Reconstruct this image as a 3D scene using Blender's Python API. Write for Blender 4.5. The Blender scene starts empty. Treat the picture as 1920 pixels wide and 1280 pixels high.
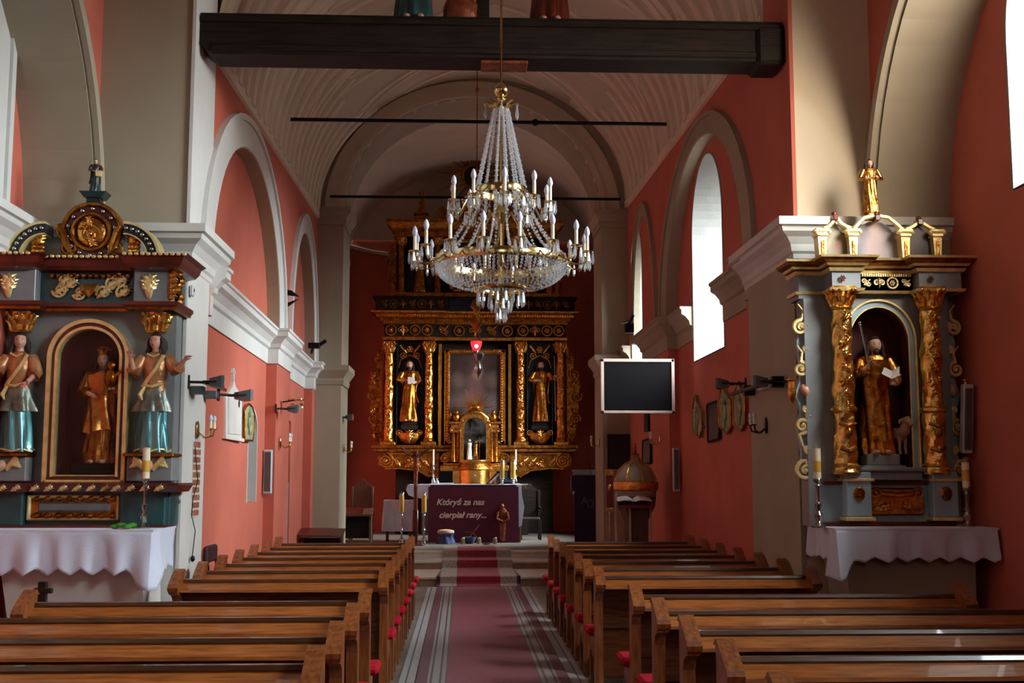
import bpy, bmesh, math, random
from math import sin, cos, pi, sqrt, radians as RAD
from mathutils import Vector, Matrix, noise
random.seed(7)
sc = bpy.context.scene
COL = sc.collection
# ---------------------------------------------------------------- camera
EYE = 1.7; FPX = 2200.0; VPX = 866.0; HZ = 895.0
PT = math.atan((HZ-640)/FPX); YW = math.atan((960-VPX)/math.hypot(FPX, HZ-640))
cam = bpy.data.cameras.new('camera'); co = bpy.data.objects.new('camera', cam); COL.objects.link(co)
cam.sensor_width = 36.0; cam.lens = FPX/1920*36; cam.clip_end = 200
co.location = (0, 0, EYE); co.rotation_euler = (pi/2+PT, 0, -YW); sc.camera = co
# ---------------------------------------------------------------- world and light
w = bpy.data.worlds.new('sky'); sc.world = w; w.use_nodes = True
w.node_tree.nodes['Background'].inputs[0].default_value = (.93, .97, 1, 1)
w.node_tree.nodes['Background'].inputs[1].default_value = 0.72
def sun(name, d, e, col, ang):
    l = bpy.data.lights.new(name, 'SUN'); l.energy = e; l.color = col; l.angle = RAD(ang)
    o = bpy.data.objects.new(name, l); COL.objects.link(o)
    o.rotation_euler = Vector(d).to_track_quat('-Z', 'Y').to_euler(); o.location = (12, 0, 14)
    return o
sun('daylight', (-.93, .32, -.64), 48, (.84, .95, 1), 73)
def area(name, loc, d, sx, sy, e, col):
    l = bpy.data.lights.new(name, 'AREA'); l.shape = 'RECTANGLE'; l.size = sx; l.size_y = sy; l.energy = e; l.color = col
    o = bpy.data.objects.new(name, l); COL.objects.link(o); o.location = loc
    o.rotation_euler = Vector(d).to_track_quat('-Z', 'Y').to_euler(); return o
area('rear_window_light', (.23, -4.8, 4.7), (0, 1, -.12), 1.8, 2.6, 32, (1, .93, .84))
area('nave_fill_left', (-3.6, 3.3, 4.7), (1, .45, -.25), 1.6, 2.2, 5, (1, .9, .76))  # weak fill lamp, added at an unseen left nave window
l_ = area('nave_window_light_right', (4.9, 7.3, 5.1), (-.72, .68, -.22), 1.5, 1.7, 62, (1, .86, .68)); l_.data.spread = RAD(110)
sc.view_settings.view_transform = 'Standard'; sc.view_settings.look = 'None'
sc.view_settings.gamma = 1; sc.view_settings.use_curve_mapping = False
sc.view_settings.exposure = 0.0
sc.cycles.max_bounces = 8; sc.cycles.diffuse_bounces = 5; sc.cycles.transparent_max_bounces = 12
sc.cycles.sample_clamp_indirect = 4
try: sc.cycles.use_denoising = True
except Exception: pass

# ---------------------------------------------------------------- measuring helper: where the sight line through a pixel of the photograph meets a plane of the building
_cp, _sp, _cy, _sy = cos(PT), sin(PT), cos(YW), sin(YW)
def _ray(px, py):
    x = (px-960)/FPX; y = (640-py)/FPX; fy = _cp-y*_sp; z = _sp+y*_cp
    return x*_cy+fy*_sy, -x*_sy+fy*_cy, z
def at(px, py, D):
    X, Y, z = _ray(px, py); t = D/Y; return Vector((X*t, D, EYE+z*t))
def atx(px, py, X0):
    X, Y, z = _ray(px, py); t = X0/X; return Vector((X0, Y*t, EYE+z*t))

# ---------------------------------------------------------------- materials
def S(r, g, b):                                   # 0..255 display colour to linear
    f = lambda c: (c/255/12.92) if c/255 <= .04045 else ((c/255+.055)/1.055)**2.4
    return (f(r), f(g), f(b), 1)
def mat(name, col, rough=.6, metal=0, var=.12, nscale=6, bump=0, bscale=40, coat=0, sheen=0, spec=.5, stretch=None, col2=None, lo=.35, hi=.65):
    m = bpy.data.materials.new(name); m.use_nodes = True; n = m.node_tree.nodes; l = m.node_tree.links
    b = n['Principled BSDF']; b.inputs['Roughness'].default_value = rough; b.inputs['Metallic'].default_value = metal
    b.inputs['Specular IOR Level'].default_value = spec
    b.inputs['Coat Weight'].default_value = coat; b.inputs['Sheen Weight'].default_value = sheen
    tc = n.new('ShaderNodeTexCoord'); mp = n.new('ShaderNodeMapping'); l.new(tc.outputs['Object'], mp.inputs[0])
    if stretch: mp.inputs['Scale'].default_value = stretch
    t = n.new('ShaderNodeTexNoise'); t.inputs['Scale'].default_value = nscale; t.inputs['Detail'].default_value = 5
    l.new(mp.outputs[0], t.inputs['Vector'])
    r = n.new('ShaderNodeValToRGB'); r.color_ramp.elements[0].position = lo; r.color_ramp.elements[1].position = hi
    c2 = col2 if col2 else tuple(min(1, c*(1+var)) for c in col[:3])+(1,)
    c1 = col if col2 else tuple(c*(1-var) for c in col[:3])+(1,)
    r.color_ramp.elements[0].color = c1; r.color_ramp.elements[1].color = c2
    l.new(t.outputs[0], r.inputs[0]); l.new(r.outputs[0], b.inputs['Base Color'])
    if bump:
        t2 = n.new('ShaderNodeTexNoise'); t2.inputs['Scale'].default_value = bscale; t2.inputs['Detail'].default_value = 4
        l.new(mp.outputs[0], t2.inputs['Vector'])
        bp = n.new('ShaderNodeBump'); bp.inputs['Strength'].default_value = bump; bp.inputs['Distance'].default_value = .02
        l.new(t2.outputs[0], bp.inputs['Height']); l.new(bp.outputs[0], b.inputs['Normal'])
    return m
def emit(name, col, s):
    m = mat(name, col, .4); b = m.node_tree.nodes['Principled BSDF']
    b.inputs['Emission Color'].default_value = col; b.inputs['Emission Strength'].default_value = s; return m
M = {}
M['red'] = mat('red_plaster', S(190, 98, 78), .8, var=.07, nscale=1.6, bump=.12, bscale=9)
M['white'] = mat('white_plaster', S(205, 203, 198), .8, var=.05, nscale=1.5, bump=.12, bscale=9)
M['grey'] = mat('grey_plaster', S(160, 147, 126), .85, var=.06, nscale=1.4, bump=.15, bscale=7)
M['vault'] = mat('vault_plaster', S(204, 190, 170), .85, var=.06, nscale=1.5, bump=.12, bscale=8)
M['rib'] = mat('rib_plaster', S(222, 210, 190), .85, var=.05, nscale=2, bump=.1, bscale=8)
M['lit_cream_plaster'] = mat('lit_cream_plaster', S(208, 190, 162), .85, var=.05, nscale=1.4, bump=.12, bscale=8)  # cream plaster made paler, warm window light on the right pier painted in
M['window_plaster'] = mat('window_reveal_plaster', S(140, 138, 132), .85, var=.05, bump=.1)
M['brick'] = mat('brick', S(150, 88, 66), .9, var=.2, nscale=12, bump=.4, bscale=40)
M['mortar'] = mat('mortar', S(196, 188, 178), .9, bump=.3)
M['stone'] = mat('floor_stone', S(120, 114, 106), .45, var=.18, nscale=3, bump=.08, bscale=20)
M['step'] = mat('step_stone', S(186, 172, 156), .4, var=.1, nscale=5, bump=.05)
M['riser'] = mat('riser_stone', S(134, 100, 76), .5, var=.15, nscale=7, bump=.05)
M['shadedwood'] = mat('varnished_wood_shaded', S(66, 31, 12), .34, nscale=5, stretch=(1, 9, 9), col2=S(100, 52, 21), coat=.3, bump=.03, bscale=30)  # darker copy of the pew wood, shade on upright backs put into its colour
M['wood'] = mat('varnished_wood', S(124, 64, 24), .32, nscale=5, stretch=(1, 9, 9), col2=S(168, 98, 42), coat=.35, bump=.03, bscale=30)
M['wood2'] = mat('varnished_wood_upright', S(102, 50, 20), .38, nscale=5, stretch=(9, 9, 1), col2=S(146, 84, 38), coat=.25, bump=.03, bscale=30)
M['darkwood'] = mat('dark_wood', S(22, 14, 9), .6, spec=.25, nscale=4, stretch=(1, 8, 8), col2=S(42, 28, 19), bump=.25, bscale=14)
M['brownwood'] = mat('brown_wood', S(74, 48, 32), .5, nscale=5, stretch=(9, 9, 1), col2=S(100, 68, 46), bump=.05)
M['gold'] = mat('gilding', S(186, 118, 48), .3, 1, nscale=14, col2=S(230, 168, 84), bump=.5, bscale=26)
M['goldbr'] = mat('bright_gilding', S(216, 162, 72), .27, 1, nscale=14, col2=S(248, 208, 124), bump=.45, bscale=26)
M['pewter'] = mat('dull_silver_paint', S(118, 122, 122), .5, .25, var=.15, nscale=6)
M['goldsm'] = mat('smooth_gilding', S(214, 156, 66), .24, 1, nscale=9, col2=S(240, 196, 110), bump=.12, bscale=14)
M['golddk'] = mat('aged_gilding', S(128, 74, 26), .36, 1, nscale=12, col2=S(190, 126, 52), bump=.5, bscale=24)
M['goldpale'] = mat('pale_gilding', S(226, 200, 130), .38, .55, nscale=12, col2=S(246, 226, 168), bump=.2)
M['brass'] = mat('brass', S(214, 192, 134), .16, 1, var=.1, nscale=8)
M['silver'] = mat('silver', S(190, 190, 188), .2, 1, var=.1, nscale=8, bump=.1)
M['darkteal'] = mat('dark_teal_paint', S(16, 28, 30), .35, nscale=5, col2=S(28, 46, 48), coat=.2)
M['teal'] = mat('teal_paint', S(24, 56, 60), .35, nscale=5, col2=S(38, 80, 84), coat=.2)
M['tealrobe'] = mat('teal_lustre', S(40, 104, 112), .25, .6, nscale=6, col2=S(112, 170, 176), stretch=(1, 1, .2), coat=.3)
M['greypaint'] = mat('grey_altar_paint', S(128, 132, 134), .5, var=.1, nscale=5, coat=.1)
M['bluepaint'] = mat('pale_blue_paint', S(150, 172, 184), .5, var=.1, nscale=5)
M['cherry'] = mat('cherry_lacquer', S(70, 20, 13), .3, nscale=6, col2=S(106, 34, 22), coat=.3)
M['niche'] = mat('crimson_lining', S(70, 10, 14), .8, var=.2, nscale=5)
M['black'] = mat('black_lacquer', S(20, 18, 20), .5, var=.3)
M['navy'] = mat('dark_blue_panel', S(24, 28, 40), .6, var=.2)
M['flesh'] = mat('painted_flesh', S(206, 156, 132), .45, var=.08, nscale=8)
M['hair'] = mat('dark_hair', S(40, 24, 18), .6, var=.3, nscale=30, bump=.5, bscale=60)
M['salmon'] = mat('rose_gold_cloth', S(150, 96, 62), .35, .5, nscale=8, col2=S(206, 150, 104), bump=.2)
M['cloth'] = mat('white_linen', S(204, 210, 228), .9, var=.04, nscale=5, sheen=.3, bump=.1, bscale=60)
M['purple'] = mat('purple_cloth', S(86, 14, 42), .9, var=.1, nscale=4, sheen=.2)
M['violet'] = mat('violet_cloth', S(44, 24, 62), .9, var=.15, sheen=.2)
M['velvet'] = mat('red_velvet', S(168, 18, 38), .9, var=.15, nscale=9, spec=.2)
M['lettering'] = mat('pale_lettering', S(226, 206, 190), .7, var=.04)
M['bronze'] = mat('bronze_relief', S(110, 52, 30), .45, .3, nscale=12, col2=S(160, 84, 50), bump=.4)
M['candle'] = mat('ivory_tube', S(236, 226, 196), .4, var=.04)
M['wax'] = mat('yellow_wax', S(214, 168, 62), .4, var=.08)
M['bulb'] = mat('frosted_bulb', S(206, 210, 232), .15, var=.02, coat=.5)
M['blackm'] = mat('black_metal', S(24, 22, 22), .4, .6, var=.2)
M['greym'] = mat('grey_metal', S(96, 98, 100), .4, .5, var=.1)
M['plastic'] = mat('white_plastic', S(188, 190, 194), .5, var=.04)
M['marble'] = mat('white_marble', S(216, 212, 206), .4, var=.06, nscale=3)
M['greenstone'] = mat('green_relief', S(112, 124, 96), .6, nscale=10, col2=S(170, 164, 120), bump=.4)
M['screen'] = mat('screen_glass', S(12, 8, 10), .6, spec=.08, var=.1)
M['cream'] = mat('cream_frame', S(176, 150, 136), .5, var=.06)
M['leaf'] = mat('green_leaf', S(60, 130, 30), .5, var=.3, nscale=20)
M['paper'] = mat('paper', S(214, 206, 200), .8, var=.04)
M['fontgrey'] = mat('font_grey_paint', S(150, 140, 120), .5, var=.08)
M['leather'] = mat('dark_leather', S(52, 30, 32), .5, var=.2)
M['sheep'] = mat('fleece_paint', S(176, 138, 112), .7, var=.1, nscale=20, bump=.6, bscale=30)
M['bluecl'] = mat('blue_cloth', S(52, 62, 104), .8, var=.3, nscale=9)
M['straw'] = mat('straw', S(186, 152, 120), .8, var=.15, nscale=20)
M['redglass'] = emit('lit_red_glass', (1, .02, .03, 1), 1.6)
M['flame'] = emit('lamp_flame', (1, .5, .45, 1), 14)
def glassmat(name, tint, k, rough=.03):
    m = bpy.data.materials.new(name); m.use_nodes = True; n = m.node_tree.nodes; l = m.node_tree.links
    n.remove(n['Principled BSDF']); t = n.new('ShaderNodeBsdfTransparent'); t.inputs[0].default_value = tint
    g = n.new('ShaderNodeBsdfGlossy'); g.inputs['Roughness'].default_value = rough
    mx = n.new('ShaderNodeMixShader'); mx.inputs[0].default_value = k
    l.new(t.outputs[0], mx.inputs[1]); l.new(g.outputs[0], mx.inputs[2]); l.new(mx.outputs[0], n['Material Output'].inputs[0])
    return m
M['pane'] = glassmat('window_glass', (1, 1, 1, 1), .002)
M['glass'] = glassmat('clear_glass', (.93, .95, .95, 1), .12)
M['showcase'] = glassmat('showcase_glass', (.9, .9, .9, 1), .015)
M['crystal'] = glassmat('cut_crystal', (.86, .88, .9, 1), .5, .05)
def _sparkle(m):
    n = m.node_tree.nodes; l = m.node_tree.links; out = n['Material Output']; src = out.inputs[0].links[0].from_socket
    d = n.new('ShaderNodeBsdfTranslucent'); d.inputs[0].default_value = (.9, .92, .95, 1); d2 = n.new('ShaderNodeBsdfDiffuse'); d2.inputs[0].default_value = (.9, .92, .95, 1)
    a = n.new('ShaderNodeMixShader'); l.new(d.outputs[0], a.inputs[1]); l.new(d2.outputs[0], a.inputs[2]); mx = n.new('ShaderNodeMixShader'); mx.inputs[0].default_value = .22
    l.new(src, mx.inputs[1]); l.new(a.outputs[0], mx.inputs[2]); l.new(mx.outputs[0], out.inputs[0])
_sparkle(M['crystal'])

# ---------------------------------------------------------------- mesh builder
class MB:
    def __init__(s): s.v = []; s.f = []; s.s = []
    def add(s, vs, fs, sm=False, T=None):
        o = len(s.v)
        s.v += [tuple(T @ Vector(p)) if T else tuple(p) for p in vs]
        for f in fs: s.f.append(tuple(i+o for i in f)); s.s.append(sm)
        return s
    def box(s, x0, x1, y0, y1, z0, z1, b=0, T=None):
        if b <= 0:
            vs = [(x, y, z) for x in (x0, x1) for y in (y0, y1) for z in (z0, z1)]
            return s.add(vs, [(0, 1, 3, 2), (4, 6, 7, 5), (0, 4, 5, 1), (2, 3, 7, 6), (0, 2, 6, 4), (1, 5, 7, 3)], T=T)
        b = min(b, (x1-x0)*.45, (y1-y0)*.45, (z1-z0)*.45)
        R = [(x0, x1), (y0, y1), (z0, z1)]; vs = []; idx = {}
        for sx in (0, 1):
            for sy in (0, 1):
                for sz in (0, 1):
                    for a in range(3):
                        sg = (sx, sy, sz)
                        p = [R[k][sg[k]] + (0 if k == a else (b if sg[k] == 0 else -b)) for k in range(3)]
                        idx[(sx, sy, sz, a)] = len(vs); vs.append(p)
        fs = []
        for a in range(3):
            u, v = (a+1) % 3, (a+2) % 3
            for sd in (0, 1):
                q = []
                for (i, j) in ((0, 0), (1, 0), (1, 1), (0, 1)):
                    k = [0, 0, 0]; k[a] = sd; k[u] = i; k[v] = j; q.append(idx[(*k, a)])
                fs.append(tuple(q if sd else q[::-1]))
        for a in range(3):
            u, v = (a+1) % 3, (a+2) % 3
            for i in (0, 1):
                for j in (0, 1):
                    k = [0, 0, 0]; k[u] = i; k[v] = j; k2 = list(k); k2[a] = 1
                    q = (idx[(*k, u)], idx[(*k2, u)], idx[(*k2, v)], idx[(*k, v)])
                    fs.append(q if (i ^ j) else q[::-1])
        for i in (0, 1):
            for j in (0, 1):
                for k in (0, 1):
                    q = tuple(idx[(i, j, k, a)] for a in range(3)); fs.append(q if (i+j+k) % 2 else q[::-1])
        return s.add(vs, fs, T=T)
    def rings(s, rs, closed=True, caps=True, sm=True, T=None):
        n = len(rs[0]); vs = [p for r in rs for p in r]; fs = []
        for i in range(len(rs)-1):
            for j in range(n if closed else n-1):
                k = (j+1) % n; fs.append((i*n+j, i*n+k, (i+1)*n+k, (i+1)*n+j))
        s.add(vs, fs, sm, T)
        if caps and closed:
            s.add(rs[0], [tuple(range(n))[::-1]], False, T); s.add(rs[-1], [tuple(range(n))], False, T)
        return s
    def lathe(s, prof, c=(0, 0, 0), n=20, sx=1, sy=1, fn=None, T=None, a0=0, a1=2*pi, caps=True):
        full = abs(a1-a0-2*pi) < 1e-6; m = n if full else n+1
        rs = []
        for (r, z) in prof:
            ring = []
            for j in range(m):
                a = a0+(a1-a0)*j/n; q = r*(fn(a, z) if fn else 1)
                ring.append((c[0]+q*cos(a)*sx, c[1]+q*sin(a)*sy, c[2]+z))
            rs.append(ring)
        return s.rings(rs, full, caps and full, True, T)
    def tube(s, pts, rad, n=8, T=None, flat=1, caps=True):
        pts = [Vector(p) for p in pts]; m = len(pts)
        if not hasattr(rad, '__len__'): rad = [rad]*m
        up = None; rs = []
        for i in range(m):
            d = (pts[min(i+1, m-1)]-pts[max(i-1, 0)])
            if d.length < 1e-9: d = Vector((0, 0, 1))
            d.normalize()
            if up is None: up = Vector((0, 1, 0)) if abs(d.y) < .9 else Vector((1, 0, 0))
            a = d.cross(up)
            if a.length < 1e-4: a = d.orthogonal()
            a.normalize(); b = a.cross(d); up = b
            rs.append([pts[i]+a*rad[i]*cos(2*pi*j/n)+b*rad[i]*flat*sin(2*pi*j/n) for j in range(n)])
        return s.rings(rs, True, caps, True, T)
    def ball(s, c, r, n=12, m=8, T=None, fn=None):
        if not hasattr(r, '__len__'): r = (r, r, r)
        rs = []
        for i in range(m+1):
            t = pi*i/m; ring = []
            for j in range(n):
                a = 2*pi*j/n; d = Vector((sin(t)*cos(a), sin(t)*sin(a), -cos(t))); k = fn(d) if fn else 1
                ring.append((c[0]+d.x*r[0]*k, c[1]+d.y*r[1]*k, c[2]+d.z*r[2]*k))
            rs.append(ring)
        return s.rings(rs, True, False, True, T)
    def prism(s, out, y0, y1, ax='y', T=None, sm=False):          # outline in x,z drawn along y (or y,z along x, or x,y along z)
        if ax == 'y': g = lambda p, t: (p[0], t, p[1])
        elif ax == 'x': g = lambda p, t: (t, p[0], p[1])
        else: g = lambda p, t: (p[0], p[1], t)
        n = len(out); vs = [g(p, y0) for p in out]+[g(p, y1) for p in out]
        s.add(vs, [tuple(range(n)), tuple(range(n, 2*n))[::-1]], False, T)
        return s.add(vs, [(i, i+n, (i+1) % n+n, (i+1) % n) for i in range(n)], sm, T)
    def sweep(s, path, prof, closed=False, T=None):               # plan path [(x,y)], profile [(out,z)], out to the left of travel
        P = [Vector(p) for p in path]; n = len(P); rs = []
        for i in range(n):
            a = (P[i]-P[i-1]).normalized() if (i > 0 or closed) else None
            b = (P[(i+1) % n]-P[i]).normalized() if (i < n-1 or closed) else None
            a = a or b; b = b or a
            na, nb = Vector((-a.y, a.x)), Vector((-b.y, b.x)); m = na+nb
            m = m/max(.3, m.dot(nb)) if m.length > 1e-6 else nb
            rs.append([(P[i].x+m.x*o, P[i].y+m.y*o, z) for (o, z) in prof])
        if closed: rs.append(rs[0])
        return s.rings(rs, True, not closed, False, T)
    def build(s, name, m, parent=None, loc=None, kind=None, label=None, angle=38):
        me = bpy.data.meshes.new(name); me.from_pydata(s.v, [], s.f)
        me.polygons.foreach_set('use_smooth', s.s); me.materials.append(M[m] if isinstance(m, str) else m)
        if any(s.s):
            me.set_sharp_from_angle(angle=RAD(angle))
        me.update()
        o = bpy.data.objects.new(name, me); COL.objects.link(o)
        if parent: o.parent = parent
        if loc: o.location = loc
        if kind: o['kind'] = kind
        if label: o['label'] = label
        return o
def tag(o, label=None, cat=None, group=None, kind=None):
    if label: o['label'] = label
    if cat: o['category'] = cat
    if group: o['group'] = group
    if kind: o['kind'] = kind
    return o
def thing(name, label, cat, loc=(0, 0, 0), rz=0, group=None):
    o = bpy.data.objects.new(name, None); COL.objects.link(o); o.location = loc; o.rotation_euler = (0, 0, rz)
    o.empty_display_size = .1
    return tag(o, label, cat, group)
def kids(o): return KID.get(o, [])
def dup(o, parent=None):
    c = o.copy(); COL.objects.link(c)
    if parent: c.parent = parent
    for ch in [x for x in ALLK if x.parent == o]: dup(ch, c)
    return c
ALLK = []
def tree(o):                                        # remember the children of a thing before it is copied
    global ALLK
    ALLK = [x for x in bpy.data.objects if x.parent]
    return o
def shape(name, m, parent, kind=None, label=None):
    class _S:
        def __enter__(q): q.b = MB(); return q.b
        def __exit__(q, *a): q.o = q.b.build(name, m, parent, kind=kind, label=label)
    return _S()
def part(name, m, parent, fn, **k):
    b = MB(); fn(b); return b.build(name, m, parent, **k)

# ---------------------------------------------------------------- wall pieces
def arcpts(c, a, z, b, n=20, t0=0, t1=pi):
    return [(c-a*cos(t0+(t1-t0)*i/n), z+b*sin(t0+(t1-t0)*i/n)) for i in range(n+1)]
def pierced(mb, G, u0, u1, z0, z1, ops, back=True, top=None):
    """wall slab, u along, w up, G(u,w,t) to world, t=0 face, t=1 rear; ops = (centre, half width, sill, spring, rise)"""
    top = top or (lambda u: z1)
    us = [u0]; ops = sorted(ops)
    def q(a, b, c, d): mb.add([a, b, c, d], [(0, 1, 2, 3)])
    def slab(ua, ub, za0, zb0, za1, zb1):
        for t in ((0, 1) if back else (0,)): q(G(ua, za0, t), G(ub, zb0, t), G(ub, zb1, t), G(ua, za1, t))
    cur = u0
    for (c, a, si, sp, b) in ops:
        slab(cur, c-a, z0, z0, top(cur), top(c-a)); P = arcpts(c, a, sp, b)
        for i in range(len(P)-1):
            (ua, za), (ub, zb) = P[i], P[i+1]
            slab(ua, ub, za, zb, top(ua), top(ub))
            if si > z0: slab(ua, ub, z0, z0, si, si)
            q(G(ua, za, 0), G(ub, zb, 0), G(ub, zb, 1), G(ua, za, 1))
        if si > z0: q(G(c-a, si, 0), G(c+a, si, 0), G(c+a, si, 1), G(c-a, si, 1))
        for e in (-1, 1): q(G(c+e*a, si, 0), G(c+e*a, sp, 0), G(c+e*a, sp, 1), G(c+e*a, si, 1))
        cur = c+a
    slab(cur, u1, z0, z0, top(cur), top(u1))
    for (ua, ub) in ((u0, u0), (u1, u1)): q(G(ua, z0, 0), G(ua, top(ua), 0), G(ua, top(ua), 1), G(ua, z0, 1))
def ring(mb, G, c, a, sp, b, w, wb, t0, t1, foot=0):
    """raised arch band of width w around an opening"""
    I = arcpts(c, a, sp, b, 28); O = arcpts(c, a+w, sp, b+wb, 28)
    if foot: I = [(c-a, sp-foot)]+I+[(c+a, sp-foot)]; O = [(c-a-w, sp-foot)]+O+[(c+a+w, sp-foot)]
    rs = [[G(i[0], i[1], t1), G(i[0], i[1], t0), G(o[0], o[1], t0), G(o[0], o[1], t1)] for i, o in zip(I, O)]
    mb.rings(rs, True, True, False)
# ================================================================ the building
XL = lambda u: -(2.36+.02*(u-10.8)); XR = lambda u: 2.91
CX = .275
NL, NR, NBL, NBR = -3.15, 3.62, -3.72, 4.25           # nave arcade faces and the walls behind them
DT, DC0, DC1, DB = 10.0, 20.4, 21.6, 28.3             # nave wall, chancel arch front and rear, east wall
REC = .14
eL = lambda u: 5.65+(u-10.8)*.062; eR = lambda u: 6.11+(u-11.9)*.043
def GLm(u, w, t): return (XL(u)-REC*t, u, w)
def GLb(u, w, t): return (XL(u)-REC-.6*t, u, w)
def GRm(u, w, t): return (XR(u)+REC*t, u, w)
def GRb(u, w, t): return (XR(u)+REC+.6*t, u, w)
ST = 'structure'
# floor, platform and steps
part('floor', 'stone', None, lambda b: b.box(-6, 6, -6, 29, -.3, 0), kind=ST)
pl = part('trim_1', 'step', None, lambda b: (b.box(-2.5, 3.0, 18.8, 20.36, 0, .11, 0), b.box(-2.5, 3.0, 20.36, 20.9, 0, .25, 0), b.box(-2.75, 3.2, 20.9, DB, 0, .38, 0)), kind=ST)
for (y, z, d) in ((18.78, .15, 1.6), (20.34, .29, .6), (20.92, .42, .3)):
    part('nosing', 'step', pl, lambda b: b.box(-2.45 if y < 20 else -2.05, 2.9 if y < 20 else 2.4, y-.03, y+d, z-.04, z, .008))
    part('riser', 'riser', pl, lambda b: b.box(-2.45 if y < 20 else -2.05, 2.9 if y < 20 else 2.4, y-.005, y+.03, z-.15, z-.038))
part('floor_platform', 'stone', pl, lambda b: b.box(-2.74, 3.19, 21.2, DB, .38, .423))
# chancel walls
b = MB(); pierced(b, GLm, 10.8, DC0, 0, 7, [(13.25, 2.35, 0, 3.65, 1.7), (18.5, 1.5, 0, 3.65, 1.9)], top=lambda u: eL(u)+.12)
wl = b.build('wall_left', 'red', kind=ST)
b = MB(); pierced(b, GLb, 10.3, DC0, 0, 7, [(14.6, .36, 1.4, 2.25, .28), (17.9, .45, .2, 2.55, .02)], top=lambda u: 7.3)
b.build('wall_left_recess', 'red', wl)
part('niche_back', 'greypaint', wl, lambda b: b.box(-3.2, -2.85, 14.1, 15.1, 1.3, 2.7)); part('alcove_back', 'riser', wl, lambda b: (b.box(-3.0, -2.68, 17.3, 18.5, 1.6, 2.7))); part('alcove_base', 'greypaint', wl, lambda b: (b.box(-3.0, -2.67, 17.3, 18.5, .1, 1.62)))
part('niche_lining', 'white', wl, lambda b: ring(b, GLb, 14.6, .34, 2.25, .26, .03, .03, .9, -.01, .85))
b = MB(); pierced(b, GRm, 10.8, DC0, 0, 7, [(14.1, 2.3, 0, 3.95, 1.9), (19.3, .6, 3.45, 5.25, .6)], top=lambda u: eR(u)+.12)
wr = b.build('wall_right', 'red', kind=ST)
b = MB(); pierced(b, GRb, 10.3, DC0, 0, 7, [(14.35, .9, 3.2, 4.8, .95), (19.3, .6, 3.45, 5.25, .6)], top=lambda u: 7.6)
b.build('wall_right_recess', 'red', wr)
for i, (G, c, a, sp, bb, w_, wb) in enumerate([(GLm, 13.25, 2.35, 3.65, 1.7, .55, .33), (GLm, 18.5, 1.5, 3.65, 1.9, .38, .3), (GRm, 14.1, 2.3, 3.95, 1.9, .5, .22), (GRm, 18.5, 1.0, 3.95, 1.95, .3, .2)]):
    b = MB(); ring(b, G, c, a, sp, bb, w_*.8, wb*.8, -.03/REC, .5)
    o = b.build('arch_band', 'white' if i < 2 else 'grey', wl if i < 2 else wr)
    b = MB(); ring(b, G, c, a+w_*.8, sp, bb+wb*.8, w_*.2, wb*.2, -.06/REC, .5); b.build('arch_moulding', 'white' if i < 2 else 'grey', o)
    if i < 3: b = MB(); ring(b, G, c, a-.015, sp, bb-.015, .03, .03, -.02/REC, 1); b.build('arch_soffit', 'grey', o)
# windows of the right hand wall
def window(n, G, c, a, si, sp, bb, t1=1.0, wide=.02):
    b = MB(); ring(b, G, c, a-.02, sp, bb-.02, .02, .02, t1-.1, t1-.02, sp-si)
    o = b.build('window_%d' % n, 'plastic', kind=ST)
    b = MB(); P = [(c-a, si)]+arcpts(c, a, sp, bb)+[(c+a, si)]
    b.add([G(u, z, t1-.05) for (u, z) in P], [tuple(range(len(P)))]); b.build('pane', 'pane', o)
    b = MB(); ring(b, G, c, a-.012, sp, bb-.012, .03, .03, -.01, t1-.1, sp-si)
    P = [G(c-a, si+.012, -.02), G(c+a, si+.012, -.02), G(c+a, si+.012, t1), G(c-a, si+.012, t1)]
    b.add(P, [(0, 1, 2, 3)]); b.build('window_reveal', 'window_plaster', o)
    return o
window(1, GRb, 14.35, .9, 3.2, 4.8, .95)
window(2, lambda u, w, t: (XR(u)+(REC+.6)*t, u, w), 19.3, .6, 3.45, 5.25, .6)
# pier reveals and bases
part('reveal_plaster', 'white', wl, lambda b: b.box(-2.37, -2.34, DT-.02, 10.82, 0, 6.6))
part('lower_plaster', 'grey', wr, lambda b: b.box(2.88, 2.93, DT-.02, 11.62, 0, 3.6))
part('upper_plaster', 'red', wr, lambda b: b.box(2.895, 2.93, DT-.02, 10.82, 3.9, 6.7))
# chancel vault with raised stucco bands
def V(u, th, k=0):
    l, r = XL(u), XR(u); c = (l+r)/2; h = (r-l)/2-k; e = eL(u)+(eR(u)-eL(u))*(1-cos(th))/2
    return (c-h*cos(th), u, e+(2.45-k)*sin(th))
b = MB(); rs = [[V(10.8+(DC0-10.8)*i/16, pi*j/40) for j in range(41)] for i in range(17)]
b.rings(rs, False, False, True); b.rings([[(p[0]*1.06, p[1], p[2]+.4) for p in r] for r in rs], False, False, True)
ce = b.build('ceiling', 'vault', kind=ST)
def rib(pts, wd, name='rib', m='rib', k=.035):
    b = MB(); L, R_, L2, R2 = [], [], [], []
    n = 10; path = []
    for i in range(len(pts)-1):
        for j in range(n): path.append([pts[i][q]+(pts[i+1][q]-pts[i][q])*j/n for q in (0, 1)])
    path.append(list(pts[-1])); rr = []
    for i, p in enumerate(path):
        a, c_ = path[max(0, i-1)], path[min(len(path)-1, i+1)]
        du, dt = c_[0]-a[0], (c_[1]-a[1])*2.6; l = math.hypot(du, dt); nu, nt = -dt/l*wd/2, du/l*wd/2/2.6
        s_ = 1
        rr.append([V(p[0]+nu*s_, p[1]+nt*s_, -.01), V(p[0]+nu*s_*.8, p[1]+nt*s_*.8, k), V(p[0]-nu*s_*.8, p[1]-nt*s_*.8, k), V(p[0]-nu*s_, p[1]-nt*s_, -.01)])
    b.rings(rr, True, True, False); return b.build(name, m, ce)
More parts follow.
